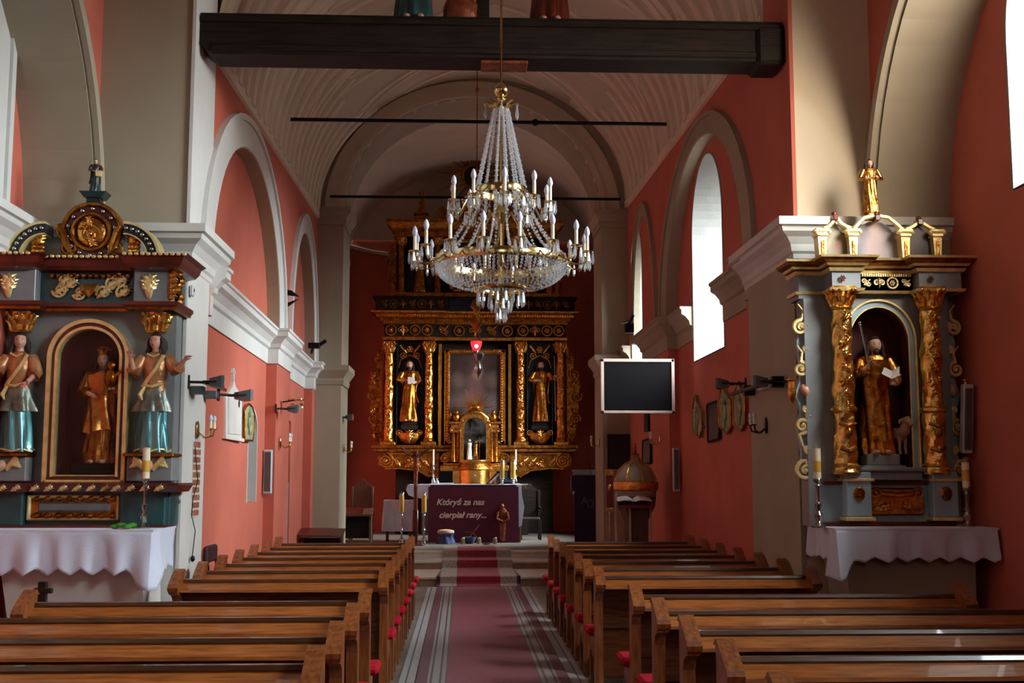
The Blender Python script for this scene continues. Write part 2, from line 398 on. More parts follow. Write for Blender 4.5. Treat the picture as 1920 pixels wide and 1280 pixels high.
for sd in (0, 1):
    F_ = (lambda t: t) if sd == 0 else (lambda t: pi-t)
    u = 11.15; i = 0
    while u < DC0-.2:
        hgt = .62+.34*abs(sin((u-11)*pi/3.1)); hgt = .55+.4*abs(((u-10.9) % 3.1)/3.1*2-1)
        lean = (((u-10.9) % 3.1)/3.1-.5)*.9
        rib([(u, F_(.03)), (u+.02*lean, F_(.3)), (u+lean*.45, F_(hgt))], .22, k=.05)
        u += .44; i += 1
    rib([(10.85, F_(.02)), (DC0, F_(.02))], .16, 'eave_band')
    for u0 in (10.95, 14.05, 17.15):
        um = u0+1.55; u1 = u0+3.1
        rib([(u0, F_(.05)), (um-.3, F_(1.25))], .14); rib([(u1, F_(.05)), (um+.3, F_(1.25))], .14)
        rib([(u0+.25, F_(.75)), (um, F_(1.5))], .1); rib([(u1-.25, F_(.75)), (um, F_(1.5))], .1)
        rib([(u0+.05, F_(1.1)), (um-.9, F_(1.5))], .1); rib([(u1-.05, F_(1.1)), (um+.9, F_(1.5))], .1)
# chancel arch
def GA(u, w, t): return (u, DC0+(DC1-DC0)*t, w)
b = MB(); pierced(b, GA, -3.2, 3.8, 0, 9.6, [(.175, 2.275, 0, 6.35, 2.1)])
wb_ = b.build('wall_back', 'grey', kind=ST)
b = MB(); ring(b, GA, .175, 2.275, 6.35, 2.1, .34, .3, -.04, .1); ring(b, GA, .175, 2.275, 6.35, 2.1, .1, .08, -.075, .1); b.build('arch_band', 'vault', wb_)
for (x0, x1) in ((-2.55, -2.09), (2.44, 2.95)):
    s1 = -1
    b = MB(); pr = [(0, 0), (.02, 0), (.04, .06), (.03, .1), (.08, .17), (.12, .22), (.12, .3), (0, .3)]
    P = [(x1, DC0+1), (x1, DC0), (x0, DC0)] if x0 < 0 else [(x1, DC0), (x0, DC0), (x0, DC0+1)]
    for z, k in ((3.3 if x0 < 0 else 3.5, 1.1), (6.12, 1)):
        b.sweep(P[::-1] if x0 < 0 else P[::-1], [(-o*k if x0 < 0 else -o*k, z+q*k) for o, q in pr])
    b.build('capital', 'grey', wb_)
# sanctuary
bs = part('wall_east', 'red', None, lambda b: b.box(-3.2, 3.7, DB, DB+.4, 0, 7.5), kind=ST)
part('wall_left_sanctuary', 'red', None, lambda b: b.box(-3.2, -2.78, DC1, DB, 0, 6.9), kind=ST)
b = MB(); pierced(b, lambda u, w, t: (3.22+.6*t, u, w), DC1, DB, 0, 6.9, [(23.9, 1.15, 2.2, 5.0, 1.1)]); b.build('wall_right_sanctuary', 'red', kind=ST)
window(3, lambda u, w, t: (3.22+.6*t, u, w), 23.9, 1.15, 2.2, 5.0, 1.1)
b = MB(); rs = [[(.22-3.02*cos(pi*j/32), DC1+(DB-DC1)*i/8, 6.85+2.3*sin(pi*j/32)) for j in range(33)] for i in range(9)]
b.rings(rs, False, False, True); P = [(.22-3.02*cos(pi*j/32), DB-.02, 6.85+2.3*sin(pi*j/32)) for j in range(33)]
P = [q for q in P if q[2] > 7.5]; b.add([(P[0][0]-.05, DB-.02, 7.45)]+P+[(P[-1][0]+.05, DB-.02, 7.45)], [tuple(range(len(P)+2))])
b.build('ceiling_sanctuary', 'vault', kind=ST)
part('trim_2', 'vault', None, lambda b: (b.tube([(-2.78, DB-.03, 7.3), (-2.2, DB-.05, 7.15), (-1.4, DB-.05, 7.05)], .05, 6), b.box(-2.8, -2.74, DC1, DB, 6.8, 6.95)), kind=ST)
# wall between nave and chancel
def GT(u, w, t): return (u, DT+.8*t, w)
b = MB(); pierced(b, GT, -4.3, 4.8, 0, 9.9, [(CX, 2.635, 0, 6.7, 2.5)])
wt = b.build('wall_front', 'grey', kind=ST)
part('lit_face_plaster', 'lit_cream_plaster', wt, lambda b: b.box(2.9, 4.3, DT-.012, DT+.01, 0, 6.4))
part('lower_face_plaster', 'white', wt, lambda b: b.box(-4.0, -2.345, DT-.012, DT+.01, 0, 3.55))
# nave side walls
def GNL(u, w, t): return (NL+(NBL-NL)*t, u, w)
def GNR(u, w, t): return (NR+(NBR-NR)*t, u, w)
def GOL(u, w, t): return (NBL-.7*t, u, w)
def GOR(u, w, t): return (NBR+.7*t, u, w)
CB = (7.85, 3.2, -1.45)
for (G, G2, nm, n0, wc, hw, pl_) in ((GNL, GOL, 'left', 4, 7.9, 1.15, 'grey'), (GNR, GOR, 'right', 7, 7.5, 1.2, 'grey')):
    b = MB(); pierced(b, G, -5, DT, 0, 7, [(c, 2.08, 0, 3.7, 2.25) for c in CB]); wn = b.build('wall_nave_%s' % nm, 'red', kind=ST)
    nwin = 2
    b = MB(); pierced(b, G2, -5, DT, 0, 7, [(wc+c-CB[0], hw, 3.9, 5.1, 1.15) for c in CB[:nwin]], top=lambda u: 7); b.build('niche_wall', 'red', wn)
    for i, c in enumerate(CB):
        b = MB(); ring(b, G, c, 2.08, 3.7, 2.25, .235, .24, -.06, .1, 3.7); o = b.build('arch_band', pl_, wn)
        b = MB(); ring(b, G, c, 2.08+.0, 3.7, 2.25, .1, .1, -.14, .1); b.build('arch_moulding', pl_, o)
        b = MB(); ring(b, G, c, 2.065, 3.7, 2.235, .03, .03, -.03, 1, 3.7); b.build('arch_soffit', pl_, o)
        if i >= nwin: continue
        wo = window(n0+i, G2, wc+c-CB[0], hw, 3.9, 5.1, 1.15)
        if nm == 'left' and i == 0:
            b = MB(); ring(b, G2, wc, hw, 5.1, 1.15, .38, .35, -.06, .1, 1.25); ring(b, G2, wc, hw+.3, 5.1, 1.45, .08, .08, -.1, .1, 1.25); b.build('window_surround', 'white', wo)
b = MB(); pierced(b, lambda u, w, t: (u, -5-.6*t, w), -4.3, 4.8, 0, 9.9, [(.23, .95, 3.4, 5.2, .95)]); b.build('wall_rear', 'grey', kind=ST)
window(10, lambda u, w, t: (u, -5-.6*t, w), .23, .95, 3.4, 5.2, .95)
b = MB(); b.rings([[(.235-3.5*cos(pi*j/28), -5+15.1*i/8, 6.7+2.9*sin(pi*j/28)) for j in range(29)] for i in range(9)], False, False, True)
b.build('ceiling_nave', 'vault', kind=ST)
# cornices
CAP = [(0, 0), (.015, 0), (.03, .02), (.03, .06), (.05, .08), (.06, .14), (.10, .20), (.15, .24), (.16, .28), (.19, .29), (.19, .36), (0, .36)]
COR = [(0, 0), (.02, 0), (.02, .19), (.05, .21), (.06, .26), (.11, .32), (.16, .35), (.16, .41), (.18, .42), (.18, .45), (0, .45)]
def cornice(name, path, prof, z, m, flip):
    b = MB(); b.sweep(path, [((-o if flip else o), z+q) for o, q in prof]); return b.build(name, m, kind=ST)
xl = XL; r = REC
cornice('trim_3', [(NBL, 5.2), (NBL, DT), (-2.36, DT), (-2.36, 11.1)], CAP, 3.47, 'white', True)
cornice('trim_4', [(xl(10.9), 10.9), (xl(10.9)-.0, 11.0), (xl(11.0)-r, 11.05), (xl(15.6)-r, 15.6), (xl(15.6), 15.6), (xl(16.4), 16.4), (xl(17)-.0, 16.98), (xl(17)-r, 17.02), (xl(20)-r, 20.0), (xl(20), 20.02), (xl(20.4), 20.38)], COR, 3.2, 'white', True)
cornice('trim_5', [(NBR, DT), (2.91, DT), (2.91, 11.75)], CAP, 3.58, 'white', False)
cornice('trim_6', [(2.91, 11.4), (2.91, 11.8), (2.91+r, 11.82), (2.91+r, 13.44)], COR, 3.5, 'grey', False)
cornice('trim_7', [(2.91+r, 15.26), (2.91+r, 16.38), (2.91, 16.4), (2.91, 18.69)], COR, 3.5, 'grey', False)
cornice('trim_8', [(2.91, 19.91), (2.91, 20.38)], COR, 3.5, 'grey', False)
# exposed bricks on the left pier
rb = random.Random(3)
bk = part('brick_patch', 'mortar', wl, lambda b: b.box(-2.345, -2.332, 10.35, 10.62, 1.35, 2.02))
zz = 1.37; row = 0
while zz < 1.98:
    ys = 10.345+(0 if row % 2 else -.06)
    while ys < 10.6:
        y0, y1 = max(ys, 10.352), min(ys+.13, 10.618)
        if y1-y0 > .03: part('brick', 'brick', wl, lambda b: b.box(-2.35, -2.326+rb.uniform(-.003, .004), y0, y1-.012, zz, zz+.048, .004))
        ys += .142
    zz += .066; row += 1
# iron tie rods
for (D, z) in ((15.5, 6.5), (20.2, 6.58)):
    t = thing('tie_rod', 'thin dark iron tie rod spanning the chancel vault, '+('the nearer and higher in view' if D < 16 else 'the farther one at the chancel arch'), 'rod', (CX, D, z), 0)
    part('rod', 'blackm', t, lambda b: b.box(-2.66 if D < 16 else -2.6, 2.5, -.02, .02, -.022, .022, .006)); part('turnbuckle', 'blackm', t, lambda b: b.ball((.7, 0, 0), .05))
# ================================================================ pews
def pew(L, closed, name_m='wood'):
    """origin at the middle of the back, on the floor; length L along x; faces +y"""
    t = thing('pew', '', 'pew')
    for s in (-1, 1):
        x = s*(L/2-.035)
        out = [(.045, 0), (.045, .42), (.03, .56), (.025, .90), (.035, .95), (.0, .975), (-.05, .955), (-.19, .875), (-.215, .845), (-.205, .81), (-.15, .80), (-.10, .775), (-.07, .72), (-.065, .5), (-.075, .1), (-.085, 0)]
        p = part('end_panel', 'wood2', t, lambda b: b.prism([(q[0], q[1]) for q in out], x-.032, x+.032, 'x'))
        part('end_cap', 'wood2', p, lambda b: b.prism([(.045, .955), (0, .99), (-.055, .972), (-.205, .888), (-.232, .86), (-.225, .835), (-.2, .845), (-.045, .945), (.0, .96)], x-.04, x+.04, 'x'))
        part('scroll_boss', 'wood2', p, lambda b: b.lathe([(.0, -.036), (.028, -.036), (.03, 0), (.028, .036), (0, .036)], (0, 0, 0), 12, T=Matrix.Translation((x, -.195, .845)) @ Matrix.Rotation(pi/2, 4, 'Y')))
        part('side_panel', 'wood2', t, lambda b: b.prism([(.04, .40), (.38, .40), (.40, .36), (.40, .30), (.36, .26), (.2, .24), (.1, .2), (.04, .1)], x-.02, x+.02, 'x'))
        part('leg', 'wood2', t, lambda b: b.prism([(.31, .0), (.39, 0), (.38, .05), (.37, .1), (.375, .28), (.33, .28), (.335, .1), (.32, .05)], x-.03, x+.03, 'x'))
    h = L/2-.05
    part('backrest', 'shadedwood', t, lambda b: b.box(-h, h, -.012, .014, .1 if closed else .3, .86))
    part('book_rest', name_m, t, lambda b: b.prism([(-.005, .885), (-.13, .836), (-.135, .818), (-.12, .814), (-.005, .858)], -h, h, 'x'))
    part('top_rail', 'darkrail', t, lambda b: b.prism([(.03, .855), (.035, .892), (.02, .910), (-.01, .908), (-.022, .89), (-.02, .855)], -h, h, 'x'))
    part('lower_rail', 'darkrail', t, lambda b: b.box(-h, h, -.03, -.012, .5, .58, .006))
    part('seat', name_m, t, lambda b: b.box(-h, h, .02, .40, .40, .43, .006))
    part('cushion', 'velvet', t, lambda b: b.box(-L/2-.045, L/2+.045, .07, .39, .425, .485, .02))
    part('kneeler', name_m, t, lambda b: (b.box(-h, h, .62, .76, .14, .17, .005), b.box(-h, -h+.04, .64, .74, 0, .14), b.box(h-.04, h, .64, .74, 0, .14)))
    return tree(t)
M['darkrail'] = mat('varnished_rail', S(62, 34, 18), .3, nscale=5, stretch=(1, 9, 9), col2=S(92, 54, 28), coat=.4)
ordn = ['first', 'second', 'third', 'fourth', 'fifth', 'sixth', 'seventh']
def prow(L, cx, Ds, lab, group, closedfirst=False):
    base = pew(L, True)
    for i, D in enumerate(Ds):
        o = base if i == 0 else dup(base)
        o.location = (cx, D, 0); o['label'] = lab(i); o['group'] = group
front = [9.45, 10.29, 11.13, 11.97, 12.81, 13.65, 14.5]
prow(1.67, -1.405, front, lambda i: 'varnished short pew in the far left block, '+(ordn[6-i]+' from the altar steps' if i else 'the one with its bare back panel exposed'), 'short pews of the far left block')
prow(1.80, 1.965, [d+.15 for d in front], lambda i: 'varnished short pew in the far right block, '+(ordn[6-i]+' from the altar steps' if i else 'the one with its bare back panel exposed'), 'short pews of the far right block')
near = [7.75, 6.88, 6.02, 5.17, 4.3, 3.4]
nl = ['the one farthest from the camera', 'second behind the gap', 'third behind the gap', 'fourth behind the gap', 'cut by the lower edge of the view']
prow(2.2, -1.68, near[:1], lambda i: 'long varnished pew in the near left block, '+nl[0], 'long pews of the near left block')
prow(2.42, -1.79, near[1:5], lambda i: 'long varnished pew in the near left block, '+nl[i+1], 'long pews of the near left block')
prow(2.3, 2.285, [8.05], lambda i: 'long varnished pew in the near right block, '+nl[0], 'long pews of the near right block')
prow(2.45, 2.36, [7.1, 6.2, 5.3, 4.4], lambda i: 'long varnished pew in the near right block, '+nl[i+1], 'long pews of the near right block')
# ================================================================ carpets
def stripemat(name, bands, base, nscale=60, zig=None):
    """woven bands across x (object coordinates)"""
    m = bpy.data.materials.new(name); m.use_nodes = True; n = m.node_tree.nodes; l = m.node_tree.links; p = n['Principled BSDF']
    p.inputs['Roughness'].default_value = .95; p.inputs['Sheen Weight'].default_value = .2
    tc = n.new('ShaderNodeTexCoord'); sx = n.new('ShaderNodeSeparateXYZ'); l.new(tc.outputs['Object'], sx.inputs[0])
    ab = n.new('ShaderNodeMath'); ab.operation = 'ABSOLUTE'; l.new(sx.outputs[0], ab.inputs[0])
    r = n.new('ShaderNodeValToRGB'); r.color_ramp.interpolation = 'CONSTANT'
    e = r.color_ramp.elements; e[0].position = 0; e[0].color = base; e[1].position = bands[0][0]; e[1].color = bands[0][1]
    for (x, c) in bands[1:]: q = e.new(x); q.color = c
    l.new(ab.outputs[0], r.inputs[0])
    v = n.new('ShaderNodeTexVoronoi'); v.inputs['Scale'].default_value = nscale; l.new(tc.outputs['Object'], v.inputs['Vector'])
    mx = n.new('ShaderNodeMix'); mx.data_type = 'RGBA'; mx.blend_type = 'MULTIPLY'; mx.inputs[0].default_value = .75
    l.new(r.outputs[0], mx.inputs[6]); rr = n.new('ShaderNodeValToRGB'); rr.color_ramp.elements[0].color = (.35, .35, .35, 1); rr.color_ramp.elements[1].position = .5; l.new(v.outputs[0], rr.inputs[0]); l.new(rr.outputs[0], mx.inputs[7])
    l.new(mx.outputs[2], p.inputs['Base Color'])
    bp = n.new('ShaderNodeBump'); bp.inputs['Strength'].default_value = .4; bp.inputs['Distance'].default_value = .01; l.new(v.outputs[0], bp.inputs['Height']); l.new(bp.outputs[0], p.inputs['Normal'])
    return m
rd = S(122, 40, 54); gr = S(140, 130, 122)
M['carpet'] = stripemat('aisle_carpet_weave', [(.38, S(90, 60, 58)), (.40, gr), (.43, S(70, 50, 54)), (.45, gr), (.51, S(70, 50, 54)), (.53, gr), (.55, S(92, 30, 44)), (.63, S(80, 20, 34))], rd)
M['mat2'] = stripemat('pale_mat_weave', [(.72, S(60, 58, 60)), (.735, S(150, 150, 148)), (.86, S(120, 120, 120))], S(150, 148, 144), 34)
M['steprug'] = stripemat('step_runner_weave', [(.34, S(150, 136, 122)), (.60, S(70, 20, 26))], S(132, 28, 42), 26)
tag(part('aisle_mat', 'mat2', None, lambda b: b.box(-.79, .79, 1, 18.6, 0, .008)), 'pale grey patterned mat under the red aisle carpet', 'mat').location = (.27, 0, 0)
tag(part('aisle_carpet', 'carpet', None, lambda b: b.box(-.65, .65, 1, 18.58, .008, .02, .004)), 'worn dark red aisle carpet with grey border bands', 'carpet').location = (.27, 0, 0)
b = MB(); pr = [(18.62, .022), (18.70, .035), (18.735, .06), (18.735, .155), (18.76, .168), (20.26, .168), (20.30, .18), (20.30, .30), (20.33, .308), (20.84, .308), (20.875, .32), (20.875, .43), (20.91, .438), (22.2, .438)]
rs = []
for i, (y, z) in enumerate(pr):
    hw = .66 if y < 18.8 else .60
    rs.append([(-hw, y, z), (hw, y, z), (hw, y+.012, z-.012), (-hw, y+.012, z-.012)])
b.rings(rs, True, True, False); o = b.build('step_runner', 'steprug'); o.location = (.27, 0, 0)
tag(o, 'bright red and beige runner laid over the altar steps', 'carpet')
# ================================================================ ornament and figures
def spiral(mb, x, z, y, r, turns=1.6, a0=0, d=1, w=.02, tail=None, n=26, flat=.8):
    pts = []; rad = []
    if tail:
        for k in range(len(tail)): pts.append((tail[k][0], y, tail[k][1])); rad.append(w*(.35+.65*k/len(tail)))
    for i in range(n+1):
        t = i/n; a = a0+d*turns*2*pi*t; q = r*(1-.82*t)
        pts.append((x+q*cos(a), y-.012*t, z+q*sin(a))); rad.append(w*(1-.45*t))
    mb.tube(pts, rad, 6, flat=flat); mb.ball((x, y-.01, z), (r*.24, w*1.1, r*.24), 8, 5)
def leaf(mb, p, q, w, y0, out=.02, lobes=True):
    """acanthus-like leaf from p to q (x,z) curling forward"""
    p, q = Vector((p[0], 0, p[1])), Vector((q[0], 0, q[1])); d = q-p; nrm = Vector((-d.z, 0, d.x)).normalized()
    pts = [p+d*t+Vector((0, y0-out*sin(pi*t*.9), 0)) for t in (0, .2, .45, .7, .9, 1)]
    mb.tube(pts, [w*k for k in (.25, .6, .7, .55, .35, .08)], 6, flat=.45)
    if lobes:
        for t in (.3, .55, .75):
            for s in (-1, 1):
                c = p+d*t; e = c+nrm*s*w*1.2+d*.2
                mb.tube([c+Vector((0, y0-out*.8, 0)), (c+e)/2+Vector((0, y0-out*1.3, 0)), e+Vector((0, y0-out*.3, 0))], [w*.34, w*.3, w*.08], 5, flat=.6)
def rosette(mb, x, z, y, r, n=6):
    mb.ball((x, y-.01, z), (r*.35, r*.3, r*.35), 8, 6)
    for i in range(n):
        a = 2*pi*i/n; mb.ball((x+r*.62*cos(a), y, z+r*.62*sin(a)), (r*.32, r*.18, r*.32), 7, 4)
def circle(mb, x, z, y, r, w, n=18, sz=1):
    pts = [(x+r*cos(2*pi*i/n), y, z+sz*r*sin(2*pi*i/n)) for i in range(n+1)]; mb.tube(pts, w, 6, caps=False)
def frieze(mb, x0, x1, z0, z1, y, n, w=.018, kinds='ocs'):
    u = (x1-x0)/n; zc = (z0+z1)/2; r = min(u, z1-z0)*.42
    for i in range(n):
        x = x0+u*(i+.5); k = kinds[i % len(kinds)]
        if k == 'o': circle(mb, x, zc, y, r, w); rosette(mb, x, zc, y, r*.62)
        elif k == 'c':
            spiral(mb, x-u*.2, zc, y, r*.62, 1.3, 0, 1, w); spiral(mb, x+u*.2, zc, y, r*.62, 1.3, pi, -1, w); leaf(mb, (x, z0+.01), (x, z1-.01), r*.3, y)
        else:
            spiral(mb, x-u*.16, zc+r*.3, y, r*.55, 1.4, -pi/2, 1, w, [(x+u*.3, z0+.02)]); spiral(mb, x+u*.22, zc-r*.25, y, r*.45, 1.3, pi/2, 1, w, [(x-u*.2, z1-.02)])
            leaf(mb, (x, zc), (x+u*.35, z1-.02), r*.2, y, lobes=False)
def capital(mb, x, y, z0, h, r, leaves=8, aba=True):
    mb.lathe([(r*1.06, 0), (r*1.12, h*.05), (r*.95, h*.1), (r*.98, h*.5), (r*1.25, h*.85), (r*1.3, h*.88)], (x, y, z0), 16)
    for tier, (zz, ln, k) in enumerate(((.08, .42, 1.0), (.36, .42, 1.12))):
        for i in range(leaves):
            a = 2*pi*(i+.5*tier)/leaves; c, s_ = cos(a), sin(a)
            pts = [(x+c*r*q, y+s_*r*q, z0+h*(zz+ln*t)) for q, t in ((k*.98, 0), (k*1.12, .5), (k*1.32, .95), (k*1.55, 1.0), (k*1.5, .8))]
            mb.tube(pts, [r*.18, r*.24, r*.2, r*.16, r*.06], 5)
    for i in range(4):
        a = pi/4+i*pi/2; c, s_ = cos(a), sin(a)
        mb.ball((x+c*r*1.62, y+s_*r*1.62, z0+h*.84), r*.26, 8, 6)
    if aba:
        mb.box(x-r*1.4, x+r*1.4, y-r*1.4, y+r*1.4, z0+h*.9, z0+h, r*.12)
def column(mb, x, y, z0, z1, r, seed=0, relief=.16, ringz=.36):
    n = 64; pr = []; H = z1-z0
    for i in range(n+1):
        t = i/n; q = r*(1.0-.12*t)
        if t < .02 or t > .985: q = r*1.15
        if abs(t-ringz) < .012: q = r*1.22
        pr.append((q, H*t))
    def fn(a, z):
        v = sin(2*a+z*17/max(H, .5)*1.0+seed)*.5+sin(5*a-z*31+seed*2)*.35
        v += noise.noise(Vector((cos(a)*2.4, sin(a)*2.4, z*9+seed*7)))*.9
        return 1+relief*max(-.25, v)*.6
    mb.lathe(pr, (x, y, z0), 28, fn=fn)
    mb.lathe([(r*1.35, -.04), (r*1.4, -.025), (r*1.25, -.01), (r*1.2, .015), (r*1.3, .03), (r*1.05, .05)], (x, y, z0), 20)
def moulding(mb, xs, yb, prof):
    """cornice that wraps a stepped front: xs = list of (x, y) from right to left along the front"""
    mb.sweep([(xs[0][0], yb)]+xs+[(xs[-1][0], yb)], prof)
def dentils(mb, x0, x1, y, z0, z1, n, d=.03):
    u = (x1-x0)/n
    for i in range(n): mb.box(x0+u*i+u*.2, x0+u*(i+1)-u*.2, y-d, y, z0, z1)
def eggs(mb, x0, x1, y, z, r, n):
    for i in range(n): mb.ball((x0+(x1-x0)*(i+.5)/n, y, z), (r*.8, r*.7, r), 7, 5)

def robe_mesh(mb, h, prof, folds=9, n=54, seed=0, T=None):
    """prof rows: z, rx, ry, cx, cy, fold (fractions of h)"""
    rows = []; m = len(prof)
    def lerp(t):
        f = t*(m-1); i = min(int(f), m-2); k = f-i; k = k*k*(3-2*k)
        return [prof[i][q]+(prof[i+1][q]-prof[i][q])*k for q in range(6)]
    for s in range(38):
        z, rx, ry, cx, cy, fo = lerp(s/37); ring = []
        for j in range(n):
            a = 2*pi*j/n
            v = sin(folds*a+seed+2.2*sin(z*5+seed))*.6+.5*noise.noise(Vector((cos(a)*3, sin(a)*3, z*2.2+seed*3)))+.35*sin((folds*2-3)*a+z*9)
            v = 1+fo*v
            ring.append(((cx+rx*cos(a)*v)*h, (cy+ry*sin(a)*v)*h, z*h))
        rows.append(ring)
    mb.rings(rows, True, True, True, T)
ROBE = [(0, .135, .10, 0, 0, .17), (.05, .135, .10, 0, 0, .16), (.2, .122, .092, 0, 0, .14), (.4, .112, .085, 0, 0, .11), (.55, .100, .078, 0, 0, .08), (.62, .094, .072, 0, 0, .06), (.70, .108, .078, 0, 0, .05), (.77, .118, .072, 0, 0, .04), (.815, .10, .058, 0, 0, .03), (.84, .045, .042, 0, 0, .0)]
def face_fn(d):
    k = 1.0
    if d.y < 0:
        k += .20*math.exp(-(d.x**2/.010+(d.z+.06)**2/.030)) + .05*math.exp(-(d.x**2/.05+(d.z+.46)**2/.006)) - .03*math.exp(-(d.x**2/.06+(d.z+.36)**2/.003))
        k -= .09*math.exp(-((abs(d.x)-.33)**2/.018+(d.z-.13)**2/.012)); k += .04*math.exp(-(d.x**2/.3+(d.z-.32)**2/.01))
        k += .10*math.exp(-(d.x**2/.05+(d.z+.86)**2/.05))
    return k*(1-.16*max(0, -d.z-.15)*(abs(d.x)))
def head(t, c, r, flesh, hair, yaw=0, tilt=0, long_hair=True, beard=None, crown=None):
    T = Matrix.Translation(Vector(c)) @ Matrix.Rotation(yaw, 4, 'Z') @ Matrix.Rotation(tilt, 4, 'Y')
    hd = part('head', flesh, t, lambda b: (b.ball((0, 0, 0), (r*.78, r*.9, r*1.05), 26, 20, T, face_fn), b.tube([(0, .1*r, -.6*r), (0, .15*r, -1.7*r)], [r*.46, r*.55], 12, T), [b.ball((s*.77*r, .08*r, -.02*r), (.1*r, .16*r, .24*r), 8, 6, T) for s in (-1, 1)]), angle=70)
    part('eyes', 'black', hd, lambda b: [b.ball((s*.27*r, -.735*r, .125*r), (.14*r, .08*r, .075*r), 8, 5, T) for s in (-1, 1)])
    part('brows', hair, hd, lambda b: [b.tube([(s*.14*r, -.80*r, .27*r), (s*.3*r, -.77*r, .33*r), (s*.48*r, -.66*r, .27*r)], .035*r, 5, T) for s in (-1, 1)])
    part('lips', 'niche', hd, lambda b: b.ball((0, -.83*r, -.46*r), (.17*r, .06*r, .045*r), 8, 5, T))
    def hairf(b):
        def fn(d):
            k = 1+.05*sin(14*math.atan2(d.x, d.z))+.04*noise.noise(d*6)
            if d.y < -.15 and d.z < .62: k = .72
            return k
        b.ball((0, .1*r, .1*r), (r*.9, r*1.0, r*1.12), 26, 18, T, fn)
        if long_hair:
            for s in (-1, 1):
                for k in range(4):
                    a = .3+k*.35
                    b.tube([(s*r*.78*cos(a*.4), (-.15+.35*k)*r, .5*r), (s*r*.95, (-.1+.33*k)*r, -.1*r), (s*r*(.92+.12*(k % 2)), (-.05+.3*k)*r, -.75*r), (s*r*(1.15-.1*k), (-.15+.3*k)*r, -1.35*r), (s*r*(1.0-.1*k), (-.2+.3*k)*r, -1.85*r)], [r*.16, r*.24, r*.26, r*.22, r*.08], 7, T)
        if beard:
            b.ball((0, -.52*r, -.82*r), (r*.42, r*.36, r*.5), 12, 8, T, lambda d: 1+.08*sin(12*d.x))
    part('hair', hair, hd, hairf)
    if crown:
        def cf(b):
            b.lathe([(r*.74, .75*r), (r*.78, .85*r), (r*.74, .95*r), (r*.9, 1.3*r), (r*.84, 1.3*r), (r*.7, .95*r)], (0, .05*r, 0), 20, T=T)
            for i in range(8):
                a = 2*pi*i/8; b.ball((cos(a)*r*.9, .05*r+sin(a)*r*.9, 1.42*r), r*.13, 7, 5, T); b.tube([(cos(a)*r*.85, .05*r+sin(a)*r*.85, 1.2*r), (cos(a)*r*.5, .05*r+sin(a)*r*.5, 1.75*r), (0, .05*r, 1.7*r)], r*.07, 5, T)
            b.ball((0, .05*r, 1.85*r), r*.16, 8, 6, T)
        part('crown', crown, hd, cf)
    return hd
def hand(b, p, d, s, up=Vector((0, 0, 1)), curl=.5, spread=.22):
    """palm, four unequal bent fingers and a side thumb; s = hand length"""
    p = Vector(p); d = Vector(d).normalized(); sd = d.cross(up)
    sd = sd.normalized() if sd.length > .01 else Vector((1, 0, 0)); nm = sd.cross(d).normalized()
    b.tube([p-d*s*.08, p+d*s*.12, p+d*s*.32, p+d*s*.48], [s*.15, s*.2, s*.24, s*.2], 8, flat=.5)
    for i, (l, w) in enumerate(((.40, .058), (.47, .062), (.44, .06), (.34, .052))):
        o = (i-1.5)*.135*s; q = p+d*s*.44+sd*o; f = (d+sd*(i-1.5)*spread).normalized()
        q2 = q+f*s*l*.45; q3 = q2+(f*(1-curl*.6)-nm*curl).normalized()*s*l*.32; q4 = q3+(f*(1-curl)-nm*curl*1.3).normalized()*s*l*.26
        b.tube([q, q2, q3, q4], [s*w*1.1, s*w, s*w*.9, s*w*.6], 6)
    q = p+d*s*.1-sd*s*.17; q2 = q+(d*.5-sd).normalized()*s*.2; q3 = q2+(d-sd*.3-nm*.3).normalized()*s*.22
    b.tube([q, q2, q3], [s*.08, s*.07, s*.045], 6)
def arm(t, S_, E_, W_, h, sleeve, flesh, hd=None, cuff=.62, curl=.5, up=(0, 0, 1), loose=1.0, name='arm'):
    S_, E_, W_ = [Vector(q)*h for q in (S_, E_, W_)]
    m = S_.lerp(E_, .5)+Vector((0, 0, .006*h)); C = E_.lerp(W_, cuff)
    a = part(name, sleeve, t, lambda b: b.tube([S_, m, E_, E_.lerp(C, .6), C, C+(C-E_).normalized()*.001], [.046*h, .05*h, .044*h*loose, .044*h*loose, .052*h*loose, .02*h], 14), angle=60)
    def f(b):
        b.tube([E_.lerp(W_, .3), C, W_], [.026*h, .024*h, .017*h], 10)
        hand(b, W_, Vector(hd) if hd else W_-E_, .085*h, Vector(up), curl)
    part('forearm', flesh, a, f)
    return a
def figure(name, lab, cat, loc, h, robe='gold', flesh='flesh', hair='hair', seed=0, rz=0, arms=None, prof=None, folds=9, group=None, **hk):
    t = thing(name, lab, cat, loc, rz, group)
    part('robe', robe, t, lambda b: robe_mesh(b, h, prof or ROBE, folds, seed=seed), angle=80)
    head(t, (0, -.005*h, .915*h), .068*h, flesh, hair, **hk)
    for a in (arms or []): arm(t, *a[:3], h, a[3] if len(a) > 3 else robe, flesh, **(a[4] if len(a) > 4 else {}))
    part('foot', flesh, t, lambda b: [b.ball((s*.05*h, -.09*h, .015*h), (.028*h, .06*h, .02*h), 10, 6) for s in (-1, 1)])
    return t
